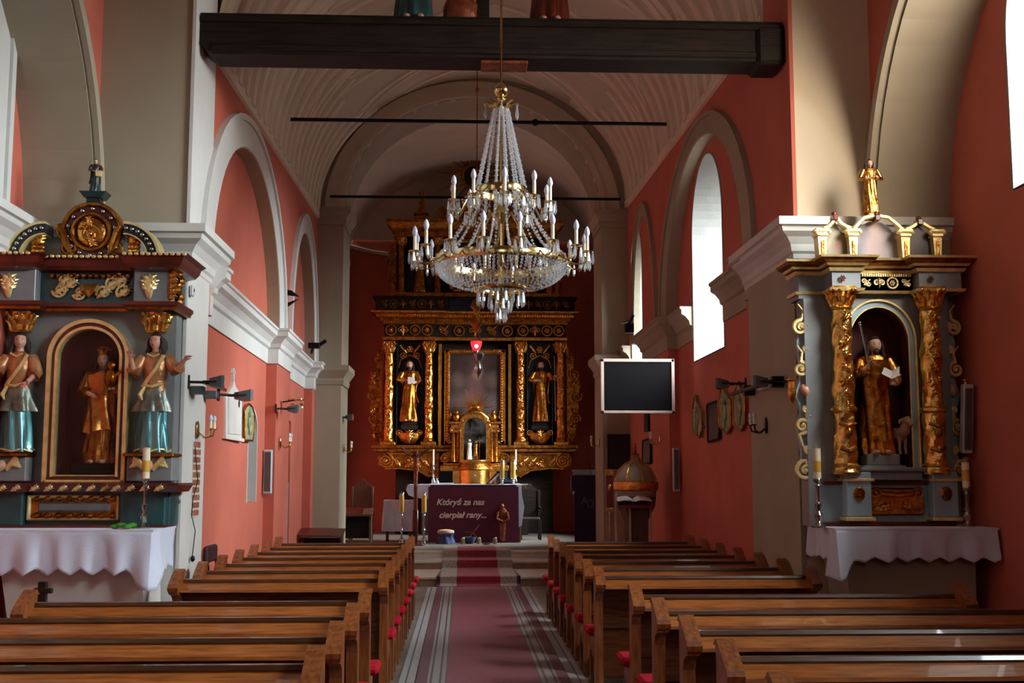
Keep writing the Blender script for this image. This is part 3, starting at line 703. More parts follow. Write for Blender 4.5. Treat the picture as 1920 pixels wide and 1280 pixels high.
def mantle(t, h, m, seed=1, z0=.28, z1=.8, a0=-.4, a1=2.4, k=1.2, name='mantle'):
    b = MB(); rs = []
    for s in range(26):
        q = s/25; z = z0+(z1-z0)*q; w = .125-.02*sin(q*pi)
        ring = []
        for (o) in (0, .022):
            seq = range(31) if o == 0 else range(30, -1, -1)
            for j in seq:
                a = a0+(a1-a0)*j/30+.9*q*.4
                v = 1+.13*sin(7*a+seed+z*9)*(1-q*.6)+.08*noise.noise(Vector((a*2, z*5, seed)))
                ring.append((w*k*cos(a)*v*h*(1-o*4 if o else 1), w*.78*k*sin(a)*v*h*(1-o*4 if o else 1), (z+.02*sin(a*3+seed))*h))
        rs.append(ring)
    b.rings(rs, True, True, True); return b.build(name, m, t, angle=80)
def cherub(mb, x, y, z, r):
    mb.ball((x, y, z), (r*.8, r*.85, r), 14, 10, None, face_fn)
    for s in (-1, 1):
        for k in range(4): mb.tube([(x+s*r*.5, y+.02, z-r*.4), (x+s*r*(1.4+.25*k), y+.01, z+r*(.7-.5*k)), (x+s*r*(2.1+.1*k), y+.02, z+r*(.3-.55*k))], [r*.2, r*.26, r*.05], 6)

# ================================================================ high altar
D0 = 27.0; HC = .29
def hx(px): return at(px, 750, D0).x-HC
def hz(py): return at(890, py, D0).z-.42
ha = thing('high_altar', 'towering gilded black baroque high altar with two tiers of columns against the east wall', 'altar', (HC, D0, .423))
def mir(f):
    for s in (-1, 1): f(s)
z835, z848, z640 = hz(835), hz(848), hz(640)
W1 = -hx(718)
part('backing_panel', 'darkwood', ha, lambda b: (b.box(-W1, W1, .25, .5, z848, hz(606), .01), b.box(-W1*.86, W1*.86, .3, .6, 0, z848, .01), b.box(-1.85, 1.85, .3, .5, hz(560), hz(420), .01)))
part('mensa', 'darkwood', ha, lambda b: (b.box(-1.2, 1.2, -.45, .35, 0, hz(912), .01), b.box(-1.3, 1.3, -.5, .35, hz(912), hz(908), .01)))
part('plinth_panel', 'navy', ha, lambda b: b.box(-.95, .95, .05, .3, hz(905), z848, .01))
# lower consoles
for s in (-1, 1):
    def con(b):
        pts = [(708, 860), (714, 850), (824, 848), (824, 896), (806, 893), (790, 884), (764, 880), (740, 880), (722, 880), (710, 872)]
        b.prism([(s*(-1)*-hx(p)*1 if False else s*abs(hx(p)), hz(q)) for p, q in pts], -.02, .2)
    c = part('console', 'golddk', ha, con)
    def orn(b):
        X = lambda p: s*abs(hx(p))
        spiral(b, X(725), hz(864), -.05, .17, 2.2, pi/2, s, .035, [(X(800), hz(852)), (X(760), hz(851))])
        for (p, q, r) in ((748, 866, .1), (766, 863, .09), (783, 870, .1), (801, 866, .09), (812, 880, .08)): spiral(b, X(p), hz(q), -.04, r, 1.5, p, s if int(p) % 2 else -s, .022)
        for (p, q, p2, q2) in ((752, 874, 740, 858), (775, 858, 790, 876), (790, 858, 806, 874), (760, 876, 776, 866)): leaf(b, (X(p), hz(q)), (X(p2), hz(q2)), .045, -.04)
        b.tube([(X(724), -.03, hz(879)), (X(750), -.03, hz(878)), (X(785), -.03, hz(882)), (X(806), -.03, hz(894))], .025, 6)
    part('scrollwork', 'gold', c, orn)
# shelf and column pedestals
part('shelf', 'golddk', ha, lambda b: (moulding(b, [(-hx(706), -.1), (hx(706), -.1)], .3, [(0, z848), (.06, z848+.02), (.06, z848+.07), (.1, z848+.1), (.1, z835), (0, z835)])))
cols = [729, 804]
for s in (-1, 1):
    for k, p in enumerate(cols):
        x = s*abs(hx(p)); r = .105 if k == 0 else .10
        cp = part('column', 'gold', ha, lambda b: column(b, x, -.02, hz(826), hz(662), r, seed=k*2+s, relief=.24))
        part('pedestal_block', 'gold', cp, lambda b: (b.box(x-.17, x+.17, -.2, .17, z835, hz(826)-.03, .012)))
        part('capital', 'gold', cp, lambda b: capital(b, x, -.02, hz(662), hz(641)-hz(662), .1))
        part('vine_relief', 'gold', cp, lambda b: [(leaf(b, (x+.07*sin(i*2.4), hz(822)+i*.135), (x-.07*sin(i*2.4), hz(822)+i*.135+.13), .035, -.13, .02), b.ball((x+.05*sin(i*1.7), -.14, hz(822)+i*.135+.05), .028, 7, 5)) for i in range(15)])
    xa, xb = s*abs(hx(745)), s*abs(hx(791)); x0, x1 = min(xa, xb), max(xa, xb); xm = (x0+x1)/2
    n_ = part('niche', 'black', ha, lambda b: (b.box(x0, x1, .2, .26, hz(832), z640), b.box(x0-.02, x0, -.02, .26, hz(832), z640), b.box(x1, x1+.02, -.02, .26, hz(832), z640)))
    part('niche_crest', 'gold', n_, lambda b: (rosette(b, xm, hz(655), .0, .09), spiral(b, xm-.16, hz(668), .0, .08, 1.4, 0, 1, .018), spiral(b, xm+.16, hz(668), .0, .08, 1.4, pi, -1, .018), leaf(b, (xm-.08, hz(662)), (xm-.24, hz(646)), .03, 0), leaf(b, (xm+.08, hz(662)), (xm+.24, hz(646)), .03, 0), b.tube([(x0+.02, 0, hz(690)), (x0+.07, 0, hz(675)), (xm, 0, hz(666)), (x1-.07, 0, hz(675)), (x1-.02, 0, hz(690))], .014, 6)))
    part('niche_basket', 'gold', n_, lambda b: (b.lathe([(.12, 0), (.2, .05), (.26, .14), (.28, .24), (.24, .26)], (xm, .05, hz(832)), 18, sy=.6, fn=lambda a, z: 1+.06*sin(9*a)), spiral(b, xm-.24, hz(812), -.05, .07, 1.5, 0, 1, .02), spiral(b, xm+.24, hz(812), -.05, .07, 1.5, pi, -1, .02), leaf(b, (xm, hz(830)), (xm, hz(806)), .07, -.12)))
    part('pedestal', 'darkwood', n_, lambda b: (b.box(xm-.2, xm+.2, -.02, .2, hz(806), hz(797), .01), b.box(xm-.17, xm+.17, 0, .2, hz(797), hz(790), .01)))
    def wing(b):
        X = lambda p: s*abs(hx(p)); b.prism([(X(p), hz(q)) for p, q in [(716, 645), (716, 832), (704, 820), (698, 800), (701, 780), (693, 765), (696, 745), (690, 725), (697, 705), (703, 690), (702, 675), (710, 660)]], .1, .2)
    wg = part('side_wing', 'golddk', ha, wing)
    def wor(b):
        X = lambda p: s*abs(hx(p))
        for (p, q, r, d) in ((701, 700, .12, 1), (698, 742, .13, -1), (700, 785, .12, 1), (707, 815, .09, -1), (709, 670, .09, 1)): spiral(b, X(p), hz(q), .07, r, 1.6, q, d*s, .028)
        for (p, q, p2, q2) in ((706, 690, 694, 720), (708, 725, 695, 705), (709, 765, 694, 775), (708, 800, 697, 795), (711, 830, 700, 812), (711, 655, 704, 680)): leaf(b, (X(p), hz(q)), (X(p2), hz(q2)), .05, .08, .04)
    part('scrollwork', 'golddk', wg, wor)
# entablature
za, zb, zc, zd = hz(640), hz(634), hz(610), hz(588)
part('architrave', 'gold', ha, lambda b: moulding(b, [(W1-.02, -.16), (.95, -.16), (.95, -.06), (-.95, -.06), (-.95, -.16), (-W1+.02, -.16)], .3, [(0, za), (.03, za+.01), (.03, zb-.01), (.05, zb), (0, zb+.01)]))
part('frieze_board', 'darkwood', ha, lambda b: (b.box(-W1+.02, W1-.02, -.05, .3, za, zc+.02), b.box(-W1+.02, -.95, -.15, 0, za, zc), b.box(.95, W1-.02, -.15, 0, za, zc)))
part('frieze_scrolls', 'gold', ha, lambda b: (frieze(b, -W1+.04, -.97, zb+.02, zc, -.17, 4, .02, 'oco'), frieze(b, -.93, .93, zb+.02, zc, -.07, 5, .02, 'soc'), frieze(b, .97, W1-.04, zb+.02, zc, -.17, 4, .02, 'oco')))
cprof = [(0, 0), (.05, 0), (.05, .05), (.1, .07), (.1, .13), (.17, .16), (.19, .22), (.27, .26), (.30, .30), (0, .3)]
part('cornice', 'golddk', ha, lambda b: moulding(b, [(W1-.02, -.16), (.95, -.16), (.95, -.06), (-.95, -.06), (-.95, -.16), (-W1+.02, -.16)], .3, [(o, zc+q*(zd-zc)/.3) for o, q in cprof]))
part('dentil_course', 'gold', ha, lambda b: (dentils(b, -W1, -.96, -.21, zc+.02, zc+.07, 22, .04), dentils(b, .96, W1, -.21, zc+.02, zc+.07, 22, .04), dentils(b, -.93, .93, -.11, zc+.02, zc+.07, 30, .04), eggs(b, -W1-.1, -.94, -.36, zc+.19, .035, 22), eggs(b, .94, W1+.1, -.36, zc+.19, .035, 22), eggs(b, -.93, .93, -.26, zc+.19, .035, 30)))
# attic
z1_, z2_ = hz(584), hz(558)
for s in (-1, 1):
    part('attic_base', 'darkwood', ha, lambda b: (b.box(min(s*2.3, s*.62), max(s*2.3, s*.62), -.14, .4, zd, z2_-.03, .01), b.box(min(s*2.36, s*.6), max(s*2.36, s*.6), -.2, .4, z2_-.04, z2_, .01)))
part('attic_centre', 'navy', ha, lambda b: b.box(-.62, .62, -.02, .4, zd, z2_, .01))
part('attic_scrolls', 'golddk', ha, lambda b: (frieze(b, -2.2, -.7, zd+.08, z2_-.06, -.15, 7, .012, 'soc'), frieze(b, .7, 2.2, zd+.08, z2_-.06, -.15, 7, .012, 'soc')))
# upper tier
uc = [750, 819]; zu0, zu1, zu2 = hz(549), hz(462), hz(448)
part('upper_base', 'golddk', ha, lambda b: (b.box(-1.95, 1.95, -.16, .3, z2_, zu0-.02, .01)))
for s in (-1, 1):
    for p in uc:
        x = s*abs(hx(p)); cu = part('column', 'golddk', ha, lambda b: column(b, x, -.05, zu0, zu1, .085, seed=p, relief=.1))
        part('capital', 'gold', cu, lambda b: capital(b, x, -.05, zu1, zu2-zu1, .085, 6))
    x = s*abs(hx(785)); part('upper_niche', 'black', ha, lambda b: b.box(x-.3, x+.3, .1, .3, zu0, zu2))
    def w2(b):
        X = lambda p: s*abs(hx(p)); b.prism([(X(p), hz(q)) for p, q in [(738, 452), (738, 550), (732, 548), (729, 530), (724, 512), (721, 490), (728, 474), (730, 460)]], .1, .18)
        spiral(b, X(729), hz(490), .08, .12, 1.6, 0, s, .03); spiral(b, X(731), hz(525), .08, .09, 1.5, 2, -s, .025); leaf(b, (X(736), hz(500)), (X(726), hz(470)), .05, .08); leaf(b, (X(737), hz(545)), (X(728), hz(512)), .05, .08)
    part('upper_wing', 'golddk', ha, w2)
part('upper_cornice', 'golddk', ha, lambda b: moulding(b, [(1.85, -.18), (.62, -.18), (.62, -.08), (-.62, -.08), (-.62, -.18), (-1.85, -.18)], .3, [(0, zu2), (.04, zu2), (.04, zu2+.12), (.08, zu2+.14), (.09, hz(432)), (.2, hz(424)), (.22, hz(418)), (0, hz(418))]))
part('upper_scrolls', 'gold', ha, lambda b: (frieze(b, -1.8, -.66, zu2+.01, zu2+.15, -.22, 5, .012), frieze(b, .66, 1.8, zu2+.01, zu2+.15, -.22, 5, .012)))
zt = hz(418)
part('upper_picture', 'navy', ha, lambda b: b.box(-.52, .52, 0, .1, zu0+.05, zu2-.05))
part('upper_frame', 'gold', ha, lambda b: [b.box(*q, -.06, .06, *w_, .02) for q, w_ in (((-.6, -.5), (zu0, zu2)), ((.5, .6), (zu0, zu2)), ((-.6, .6), (zu0, zu0+.09)), ((-.6, .6), (zu2-.09, zu2)))])
def crest(b):
    b.prism([(-.9, zt), (.9, zt), (.85, zt+.1), (.6, zt+.16), (.5, zt+.4), (.3, zt+.6), (-.3, zt+.6), (-.5, zt+.4), (-.6, zt+.16), (-.85, zt+.1)], .0, .2)
    for s in (-1, 1): spiral(b, s*.72, zt+.22, -.03, .15, 1.7, pi/2, -s, .035); spiral(b, s*.45, zt+.45, -.03, .12, 1.6, 0, s, .03); leaf(b, (s*.2, zt+.1), (s*.5, zt+.35), .06, -.03)
part('crest', 'golddk', ha, crest)
zr = hz(330)
def rays(b, x, y, z, r0, r1, n, a0=0, a1=2*pi, w=.02):
    for i in range(n):
        a = a0+(a1-a0)*(i+.5)/n; q = r1*(1 if i % 2 == 0 else .74); c, s_ = cos(a), sin(a); p = Vector((-s_, 0, c))*w
        A = Vector((x+c*r0, y, z+s_*r0)); B_ = Vector((x+c*q, y, z+s_*q))
        b.add([A-p, A+p, B_+p*.3, B_-p*.3, A+Vector((0, -w, 0)), B_+Vector((0, -w*.3, 0))], [(0, 1, 2, 3), (0, 3, 5, 4), (1, 4, 5, 2), (0, 4, 1), (2, 5, 3)])
part('sunburst', 'golddk', ha, lambda b: (rays(b, 0, .12, zr, .3, .95, 26), circle(b, 0, zr, .1, .3, .04, 24)))
part('oval_panel', 'black', ha, lambda b: (b.ball((0, .12, zr), (.28, .05, .3), 24, 8), b.box(-.09, .09, .1, .2, zt+.5, zr-.2)))
part('small_cross', 'gold', ha, lambda b: (b.box(-.02, .02, .04, .08, zr-.2, zr+.2, .005), b.box(-.1, .1, .04, .08, zr+.04, zr+.08, .005)))
# central painting
pf = part('picture_frame', 'gold', ha, lambda b: [b.box(*q, -.1, .06, *w_, .025) for q, w_ in (((hx(833), hx(843)), (hz(834), hz(655))), ((-hx(843), -hx(833)), (hz(834), hz(655))), ((hx(833), -hx(833)), (hz(834), hz(825))), ((hx(833), -hx(833)), (hz(664), hz(655))))])
part('bead_edge', 'goldsm', pf, lambda b: ([b.ball((s*abs(hx(840)), -.12, hz(828)+i*.062), .025, 7, 5) for i in range(34) for s in (-1, 1)], [b.ball((-.55+i*.061, -.12, zz), .025, 7, 5) for i in range(19) for zz in (hz(830), hz(660))]))
for a_, c_ in ((hx(822), hx(828)), (-hx(828), -hx(822))): part('outer_pilaster', 'goldsm', ha, lambda b: b.box(a_, c_, -.06, .2, hz(836), hz(645), .01))
def painting(name, base, blobs):
    m = bpy.data.materials.new(name); m.use_nodes = True; n = m.node_tree.nodes; l = m.node_tree.links; p = n['Principled BSDF']; p.inputs['Roughness'].default_value = .35
    tc = n.new('ShaderNodeTexCoord'); nz = n.new('ShaderNodeTexNoise'); nz.inputs['Scale'].default_value = 2.4; nz.inputs['Detail'].default_value = 6; l.new(tc.outputs['Object'], nz.inputs['Vector'])
    r = n.new('ShaderNodeValToRGB'); r.color_ramp.elements[0].position = .35; r.color_ramp.elements[0].color = base; r.color_ramp.elements[1].position = .75; r.color_ramp.elements[1].color = tuple(min(1, c*2.6) for c in base[:3])+(1,)
    l.new(nz.outputs[0], r.inputs[0]); cur = r.outputs[0]
    add = n.new('ShaderNodeVectorMath'); add.operation = 'MULTIPLY_ADD'; l.new(nz.outputs[1], add.inputs[0]); add.inputs[1].default_value = (.22, .22, .22); l.new(tc.outputs['Object'], add.inputs[2])
    for (x, z, rx, rz_, c, k) in blobs:
        mp = n.new('ShaderNodeMapping'); mp.vector_type = 'TEXTURE'; mp.inputs['Location'].default_value = (x+.11, .11, z+.11); mp.inputs['Scale'].default_value = (rx, 99, rz_); l.new(add.outputs[0], mp.inputs[0])
        g = n.new('ShaderNodeTexGradient'); g.gradient_type = 'SPHERICAL'; l.new(mp.outputs[0], g.inputs[0])
        mu = n.new('ShaderNodeMath'); mu.operation = 'MULTIPLY'; mu.inputs[1].default_value = k; mu.use_clamp = True; l.new(g.outputs[1], mu.inputs[0])
        mx = n.new('ShaderNodeMix'); mx.data_type = 'RGBA'; l.new(mu.outputs[0], mx.inputs[0]); l.new(cur, mx.inputs[6]); mx.inputs[7].default_value = c; cur = mx.outputs[2]
    l.new(cur, p.inputs['Base Color']); M[name] = m
zm = (hz(660)+hz(830))/2
painting('altar_painting', S(44, 30, 28), [(0, .1, .3, 1.0, S(98, 72, 70), 1.6), (-.3, -.2, .45, .4, S(110, 92, 90), 1.3), (.4, -.15, .4, .35, S(92, 78, 76), 1.3), (-.38, .35, .22, .3, S(96, 78, 70), 1.4), (.4, .4, .22, .25, S(90, 72, 62), 1.4), (.05, .55, .16, .2, S(140, 108, 88), 1.6), (-.4, -.65, .3, .3, S(74, 60, 52), 1.2)])
po = part('painting', 'altar_painting', ha, lambda b: b.box(-.62, .62, 0, .03, hz(827)-zm, hz(662)-zm)); po.location = (0, -.02, zm)
# tabernacle
TZ0, TZ1 = hz(905), hz(752)
def tx(p): return at(p, 850, 26.6).x-HC
tb = thing('tabernacle', 'small gilded tabernacle shrine with arched glass case and ray crown', 'tabernacle', (HC, 26.62, hz(908)+.423))
def q_(p): return hz(p)-hz(908)
part('base_cabinet', 'goldsm', tb, lambda b: (b.lathe([(.37, 0), (.37, q_(882))], (0, .1, 0), 28, sy=.8), b.box(-.5, .5, .1, .3, 0, q_(882), .01)))
part('keyhole', 'silver', tb, lambda b: (b.ball((0, -.2, .2), .02), b.box(-.008, .008, -.22, -.2, .1, .2)))
part('step_moulding', 'gold', tb, lambda b: (b.lathe([(.36, q_(882)), (.42, q_(880)), (.38, q_(874)), (.34, q_(870)), (.38, q_(866)), (.38, q_(863)), (0, q_(863))], (0, .1, 0), 28, sy=.8), b.box(-.78, .78, .08, .3, q_(884), q_(872), .02), b.box(-.72, .72, .1, .3, q_(872), q_(868), .01)))
for s in (-1, 1):
    part('side_volute', 'golddk', tb, lambda b: (b.prism([(s*.5, q_(866)), (s*.78, q_(866)), (s*.8, q_(858)), (s*.7, q_(850)), (s*.56, q_(846)), (s*.48, q_(830))], .12, .28), spiral(b, s*.68, q_(859), .1, .1, 1.6, 0, s, .025)))
    pc = part('paired_columns', 'golddk', tb, lambda b: [b.lathe([(.055, 0), (.05, .05), (.045, q_(812)-q_(866)), (.06, q_(812)-q_(866)+.02)], (s*x, .05, q_(866)), 12) for x in (.38, .48)])
    part('capital_block', 'gold', pc, lambda b: (b.box(s*.43-.13, s*.43+.13, -.04, .2, q_(812), q_(806), .01), b.box(s*.43-.11, s*.43+.11, -.02, .2, q_(806), q_(796), .02), b.box(s*.43-.15, s*.43+.15, -.06, .2, q_(796), q_(792), .01), spiral(b, s*.43-.1, q_(808), -.05, .05, 1.3, 0, 1, .015), spiral(b, s*.43+.1, q_(808), -.05, .05, 1.3, pi, -1, .015)))
    part('little_angel', 'golddk', tb, lambda b: (b.ball((s*.42, .02, q_(775)), (.05, .05, .06), 10, 8), b.ball((s*.42, .03, q_(784)), (.08, .07, .1), 10, 8), b.tube([(s*.36, 0, q_(783)), (s*.28, -.02, q_(778))], .02, 6), b.tube([(s*.5, .05, q_(780)), (s*.58, .06, q_(770)), (s*.55, .06, q_(786))], [.02, .05, .02], 6, flat=.4)))
P_ = arcpts(0, .28, q_(800), .2, 18)
b = MB(); ring(b, lambda u, w_, t: (u, t, w_), 0, .25, q_(805), .25, .09, .09, -.06, .1, q_(805)-q_(864)); b.build('arched_frame', 'gold', tb)
part('case_back', 'darkwood', tb, lambda b: b.prism([(-.26, q_(864))]+arcpts(0, .26, q_(805), .26, 14)+[(.26, q_(864))], .16, .2))
part('case_glass', 'showcase', tb, lambda b: b.prism([(-.25, q_(864))]+arcpts(0, .25, q_(805), .25, 14)+[(.25, q_(864))], -.01, 0))
part('pediment', 'gold', tb, lambda b: (b.tube([(-.33, 0, q_(800)), (-.28, -.02, q_(785)), (-.14, -.03, q_(776)), (0, -.04, q_(773)), (.14, -.03, q_(776)), (.28, -.02, q_(785)), (.33, 0, q_(800))], .04, 8), spiral(b, -.27, q_(790), -.04, .06, 1.5, 0, 1, .018), spiral(b, .27, q_(790), -.04, .06, 1.5, pi, -1, .018), b.lathe([(.2, 0), (.12, .04), (.08, .08), (0, .1)], (0, 0, q_(772)), 14, sy=.6)))
part('ray_crown', 'goldsm', tb, lambda b: (rays(b, 0, .02, q_(768), .08, .5, 19, .05, pi-.05, .014), b.ball((0, 0, q_(766)), (.12, .05, .06), 12, 8)))
part('case_figures', 'golddk', tb, lambda b: (robe_mesh(b, .42, ROBE, 7, 24, 2, Matrix.Translation((.02, .06, q_(862)))), b.ball((.02, .06, q_(862)+.39), .028), b.box(.1, .115, .05, .065, q_(862), q_(820)), b.box(.05, .17, .05, .065, q_(828), q_(826))))
part('white_figure', 'marble', tb, lambda b: (robe_mesh(b, .46, ROBE, 7, 24, 5, Matrix.Translation((-.12, .04, q_(862)))), b.ball((-.12, .04, q_(862)+.43), .032)))
# saints of the high altar
A1 = [((-.11, 0, .79), (-.17, -.05, .66), (-.07, -.12, .66), 'gold'), ((.11, 0, .79), (.17, -.04, .65), (.08, -.12, .62), 'gold')]
o = figure('saint_statue', 'gilded robed saint in the left dark niche of the high altar, holding a pale book', 'statue', (HC+hx(767), D0+.06, hz(790)+.423), 1.42, 'golddk', hair='hair', seed=1, arms=A1, beard=True)
part('book', 'paper', o, lambda b: b.box(-.03, .13, -.24, -.19, .84, 1.0, .005)); mantle(o, 1.42, 'gold', 2)
o = figure('saint_statue', 'gilded robed saint in the right dark niche of the high altar, holding a long staff', 'statue', (HC-hx(767)+.02, D0+.06, hz(790)+.423), 1.42, 'golddk', seed=4, arms=[A1[0], ((.11, 0, .79), (.2, -.03, .68), (.22, -.1, .72), 'gold')], beard=True)
part('staff', 'silver', o, lambda b: b.tube([(.32, -.16, 0), (.30, -.17, 1.5)], .012, 6)); mantle(o, 1.42, 'gold', 3)
for s, tx_ in ((-1, 'left'), (1, 'right')):
    o = figure('small_saint_statue', 'small gilded saint between the %s pair of upper altar columns' % tx_, 'statue', (HC+s*abs(hx(785)), D0-.03, zu0+.423), .95, 'golddk', seed=6+s, arms=A1)
    f = figure('finial_statue', 'tiny gilded seated figure on the upper %s altar cornice' % tx_, 'statue', (HC+s*abs(hx(787)), D0-.08, hz(402)+.423), .56, 'golddk', seed=9+s, arms=A1)
    part('pedestal', 'golddk', f, lambda b: (b.box(-.17, .17, -.12, .12, -.05, 0, .01), b.box(-.11, .11, -.08, .08, -.14, -.05, .01), b.box(-.2, .2, -.12, .14, -(hz(402)-hz(418))-.0, -.14, .01)))
# ================================================================ left side altar
D1 = 9.68
class Fr:
    def __init__(s, D, cx, cz=0, ref=850): s.D = D; s.cx = cx; s.cz = cz
    def __call__(s, px, py):
        p = at(px, py, s.D); return (p.x-s.cx, p.z-s.cz)
    def pts(s, L): return [s(*q) for q in L]
def frame_strip(b, A, C, y0, y1, w, dz=0):
    pass
def arch_frame(b, cx, a, z0, zs, bb, w, wb, y0, y1):
    G = lambda u, w_, t: (u, t, w_); ring(b, G, cx, a, zs, bb, w, wb, y0, y1, zs-z0)
LC = -3.02
fl = Fr(D1, LC)
M['peplum'] = mat('grey_green_lustre', S(92, 104, 96), .35, .6, nscale=7, col2=S(150, 160, 146), bump=.2)
la = thing('left_side_altar', 'painted side altar with crimson arched niche between twin herm angels, on the left pier', 'altar', (LC, D1, 0))
x0, zb0 = fl(20, 985); zt = lambda py: fl(200, py)[1]; xl_ = lambda px: fl(px, 750)[0]
LW = -.66; RW = xl_(325)
part('predella', 'teal', la, lambda b: (b.box(LW-.1, xl_(325), -.0, .31, 1.31, zt(918), .01), b.box(LW, xl_(60), -.1, .1, 1.31, zt(920), .01), b.box(xl_(238), xl_(322), -.1, .1, 1.31, zt(920), .01)))
part('predella_cornice', 'cherry', la, lambda b: b.sweep([(RW+.06, .3), (RW+.06, -.16), (xl_(236), -.16), (xl_(236), -.06), (xl_(62), -.06), (xl_(62), -.16), (LW-.14, -.16)], [(0, zt(922)), (.02, zt(922)), (.05, zt(910)), (.05, zt(905)), (0, zt(905))]))
part('gilded_edge', 'goldpale', la, lambda b: [leaf(b, (xl_(20+i*26), zt(920)), (xl_(38+i*26), zt(910)), .018, -.2 if i not in (2, 3, 4, 5, 6, 7) else -.11) for i in range(12)])
pn = part('silver_panel', 'pewter', la, lambda b: b.box(xl_(80), xl_(218), -.04, .02, zt(962), zt(938), .03))
part('panel_frame', 'goldpale', la, lambda b: [b.box(*q, -.05, .02, *w_, .012) for q, w_ in (((xl_(62), xl_(70)), (zt(975), zt(928))), ((xl_(227), xl_(235)), (zt(975), zt(928))), ((xl_(62), xl_(235)), (zt(975), zt(970))), ((xl_(62), xl_(235)), (zt(933), zt(928))))])
part('panel_scallops', 'golddk', la, lambda b: ([leaf(b, (xl_(74+i*20), zt(968)), (xl_(88+i*20), zt(964)), .022, -.04) for i in range(8)], [leaf(b, (xl_(74+i*20), zt(936)), (xl_(88+i*20), zt(934)), .022, -.04) for i in range(8)], b.box(xl_(70), xl_(228), -.02, .0, zt(970), zt(933))))
part('rosette', 'goldpale', la, lambda b: rosette(b, xl_(6), zt(950), -.11, .045, 8))
part('base_moulding', 'cherry', la, lambda b: b.box(LW-.1, xl_(324), -.14, .3, 1.29, 1.325, .006))
# niche
ncx = (xl_(91)+xl_(246))/2; na = (xl_(246)-xl_(91))/2-.085; nzs = zt(672)
b = MB(); pierced(b, lambda u, w_, t: (u, .02+.19*t, w_), LW-.12, RW, zt(905), zt(575), [(ncx, na, zt(893), nzs, na*.95)], back=False); b.build('carcase', 'greypaint', la)
part('niche_lining', 'niche', la, lambda b: (b.box(ncx-na-.02, ncx+na+.02, .19, .21, zt(893), zt(600)), arch_frame(b, ncx, na-.01, zt(893), nzs, na*.95-.01, .02, .02, .0, .2), b.box(ncx-na, ncx+na, .0, .2, zt(894), zt(892))))
part('niche_glass', 'showcase', la, lambda b: b.prism([(ncx-na, zt(892))]+arcpts(ncx, na, nzs, na*.95, 18)+[(ncx+na, zt(892))], -.03, -.026))
part('niche_frame', 'goldpale', la, lambda b: arch_frame(b, ncx, na+.05, zt(903), nzs, na*.95+.05, .03, .03, -.1, .03))
part('niche_moulding', 'cherry', la, lambda b: arch_frame(b, ncx, na+.02, zt(900), nzs, na*.95+.02, .035, .035, -.07, .03))
part('inner_gilt_bead', 'goldpale', la, lambda b: (arch_frame(b, ncx, na, zt(896), nzs, na*.95, .022, .022, -.085, .03), b.box(ncx-na-.08, ncx+na+.08, -.1, .03, zt(905), zt(899), .008), b.box(ncx-na, ncx+na, -.07, .03, zt(893), zt(890), .004)))
part('frame_foot', 'cherry', la, lambda b: b.box(ncx-na-.05, ncx+na+.05, -.085, .03, zt(899), zt(893), .003))
# pedestals for the herms
for (c, nm) in ((24, 'l'), (293, 'r')):
    x = xl_(c)
    pd = part('pedestal', 'greypaint', la, lambda b: (b.box(x-.18, x+.18, -.14, .1, zt(902), zt(856), .008)))
    part('pedestal_top', 'golddk', pd, lambda b: b.box(x-.2, x+.2, -.2, .1, zt(856), zt(850), .006))
    part('cherub_head', 'flesh', pd, lambda b: b.ball((x, -.17, zt(873)), (.035, .04, .045), 16, 12, None, face_fn))
    part('cherub_wings', 'goldpale', pd, lambda b: [b.tube([(x+s*.03, -.16, zt(880)), (x+s*(.08+.02*k), -.17, zt(868-5*k)), (x+s*(.15-.01*k), -.16, zt(866-3*k+10))], [.02, .03, .008], 6, flat=.4) for s in (-1, 1) for k in range(3)])
# entablature
zA, zB, zC, zD_ = zt(582), zt(572), zt(512), zt(490)
pathf = [(RW+.02, .3), (RW+.02, -.2), (xl_(250), -.2), (xl_(250), -.08), (xl_(78), -.08), (xl_(78), -.2), (LW-.14, -.2)]
part('lower_cornice', 'cherry', la, lambda b: b.sweep(pathf, [(0, zA), (.03, zA), (.05, zA+.015), (.05, zB), (0, zB)]))
part('gilt_fillet', 'golddk', la, lambda b: b.sweep(pathf, [(0, zA-.02), (.03, zA-.02), (.035, zA), (0, zA)]))
part('frieze_board', 'teal', la, lambda b: b.box(LW-.14, RW, -.07, .3, zB, zC))
part('frieze_block', 'greypaint', la, lambda b: b.box(xl_(255), RW+.0, -.19, .1, zB, zC, .006)); part('frieze_block', 'greypaint', la, lambda b: b.box(LW-.14, xl_(72), -.19, .1, zB, zC, .006))
part('frieze_relief', 'goldpale', la, lambda b: [(spiral(b, xl_(p), zt(q), -.09, .06, 1.4, p, d, .014), leaf(b, (xl_(p-12), zt(q+10)), (xl_(p+14), zt(q-8)), .03, -.09)) for p, q, d in ((110, 548, 1), (130, 536, -1), (148, 552, 1), (192, 552, -1), (208, 536, 1), (230, 550, -1), (118, 530, 1), (222, 530, -1))])
part('shell', 'goldsm', la, lambda b: [b.tube([(xl_(168), -.11, zt(560)), (xl_(168+k*3.4), -.15, zt(550)), (xl_(168+k*4.6), -.12, zt(538))], [.012, .022, .016], 6) for k in range(-3, 4)])
part('frieze_beads', 'golddk', la, lambda b: [b.ball((xl_(95+i*12), -.1, zt(521)), .022, 8, 6) for i in range(13)])
for c in (24, 285):
    part('acanthus', 'goldpale', la, lambda b: (leaf(b, (xl_(c), zt(566)), (xl_(c), zt(520)), .05, -.2), leaf(b, (xl_(c), zt(560)), (xl_(c-11), zt(528)), .03, -.2), leaf(b, (xl_(c), zt(560)), (xl_(c+11), zt(528)), .03, -.2)))
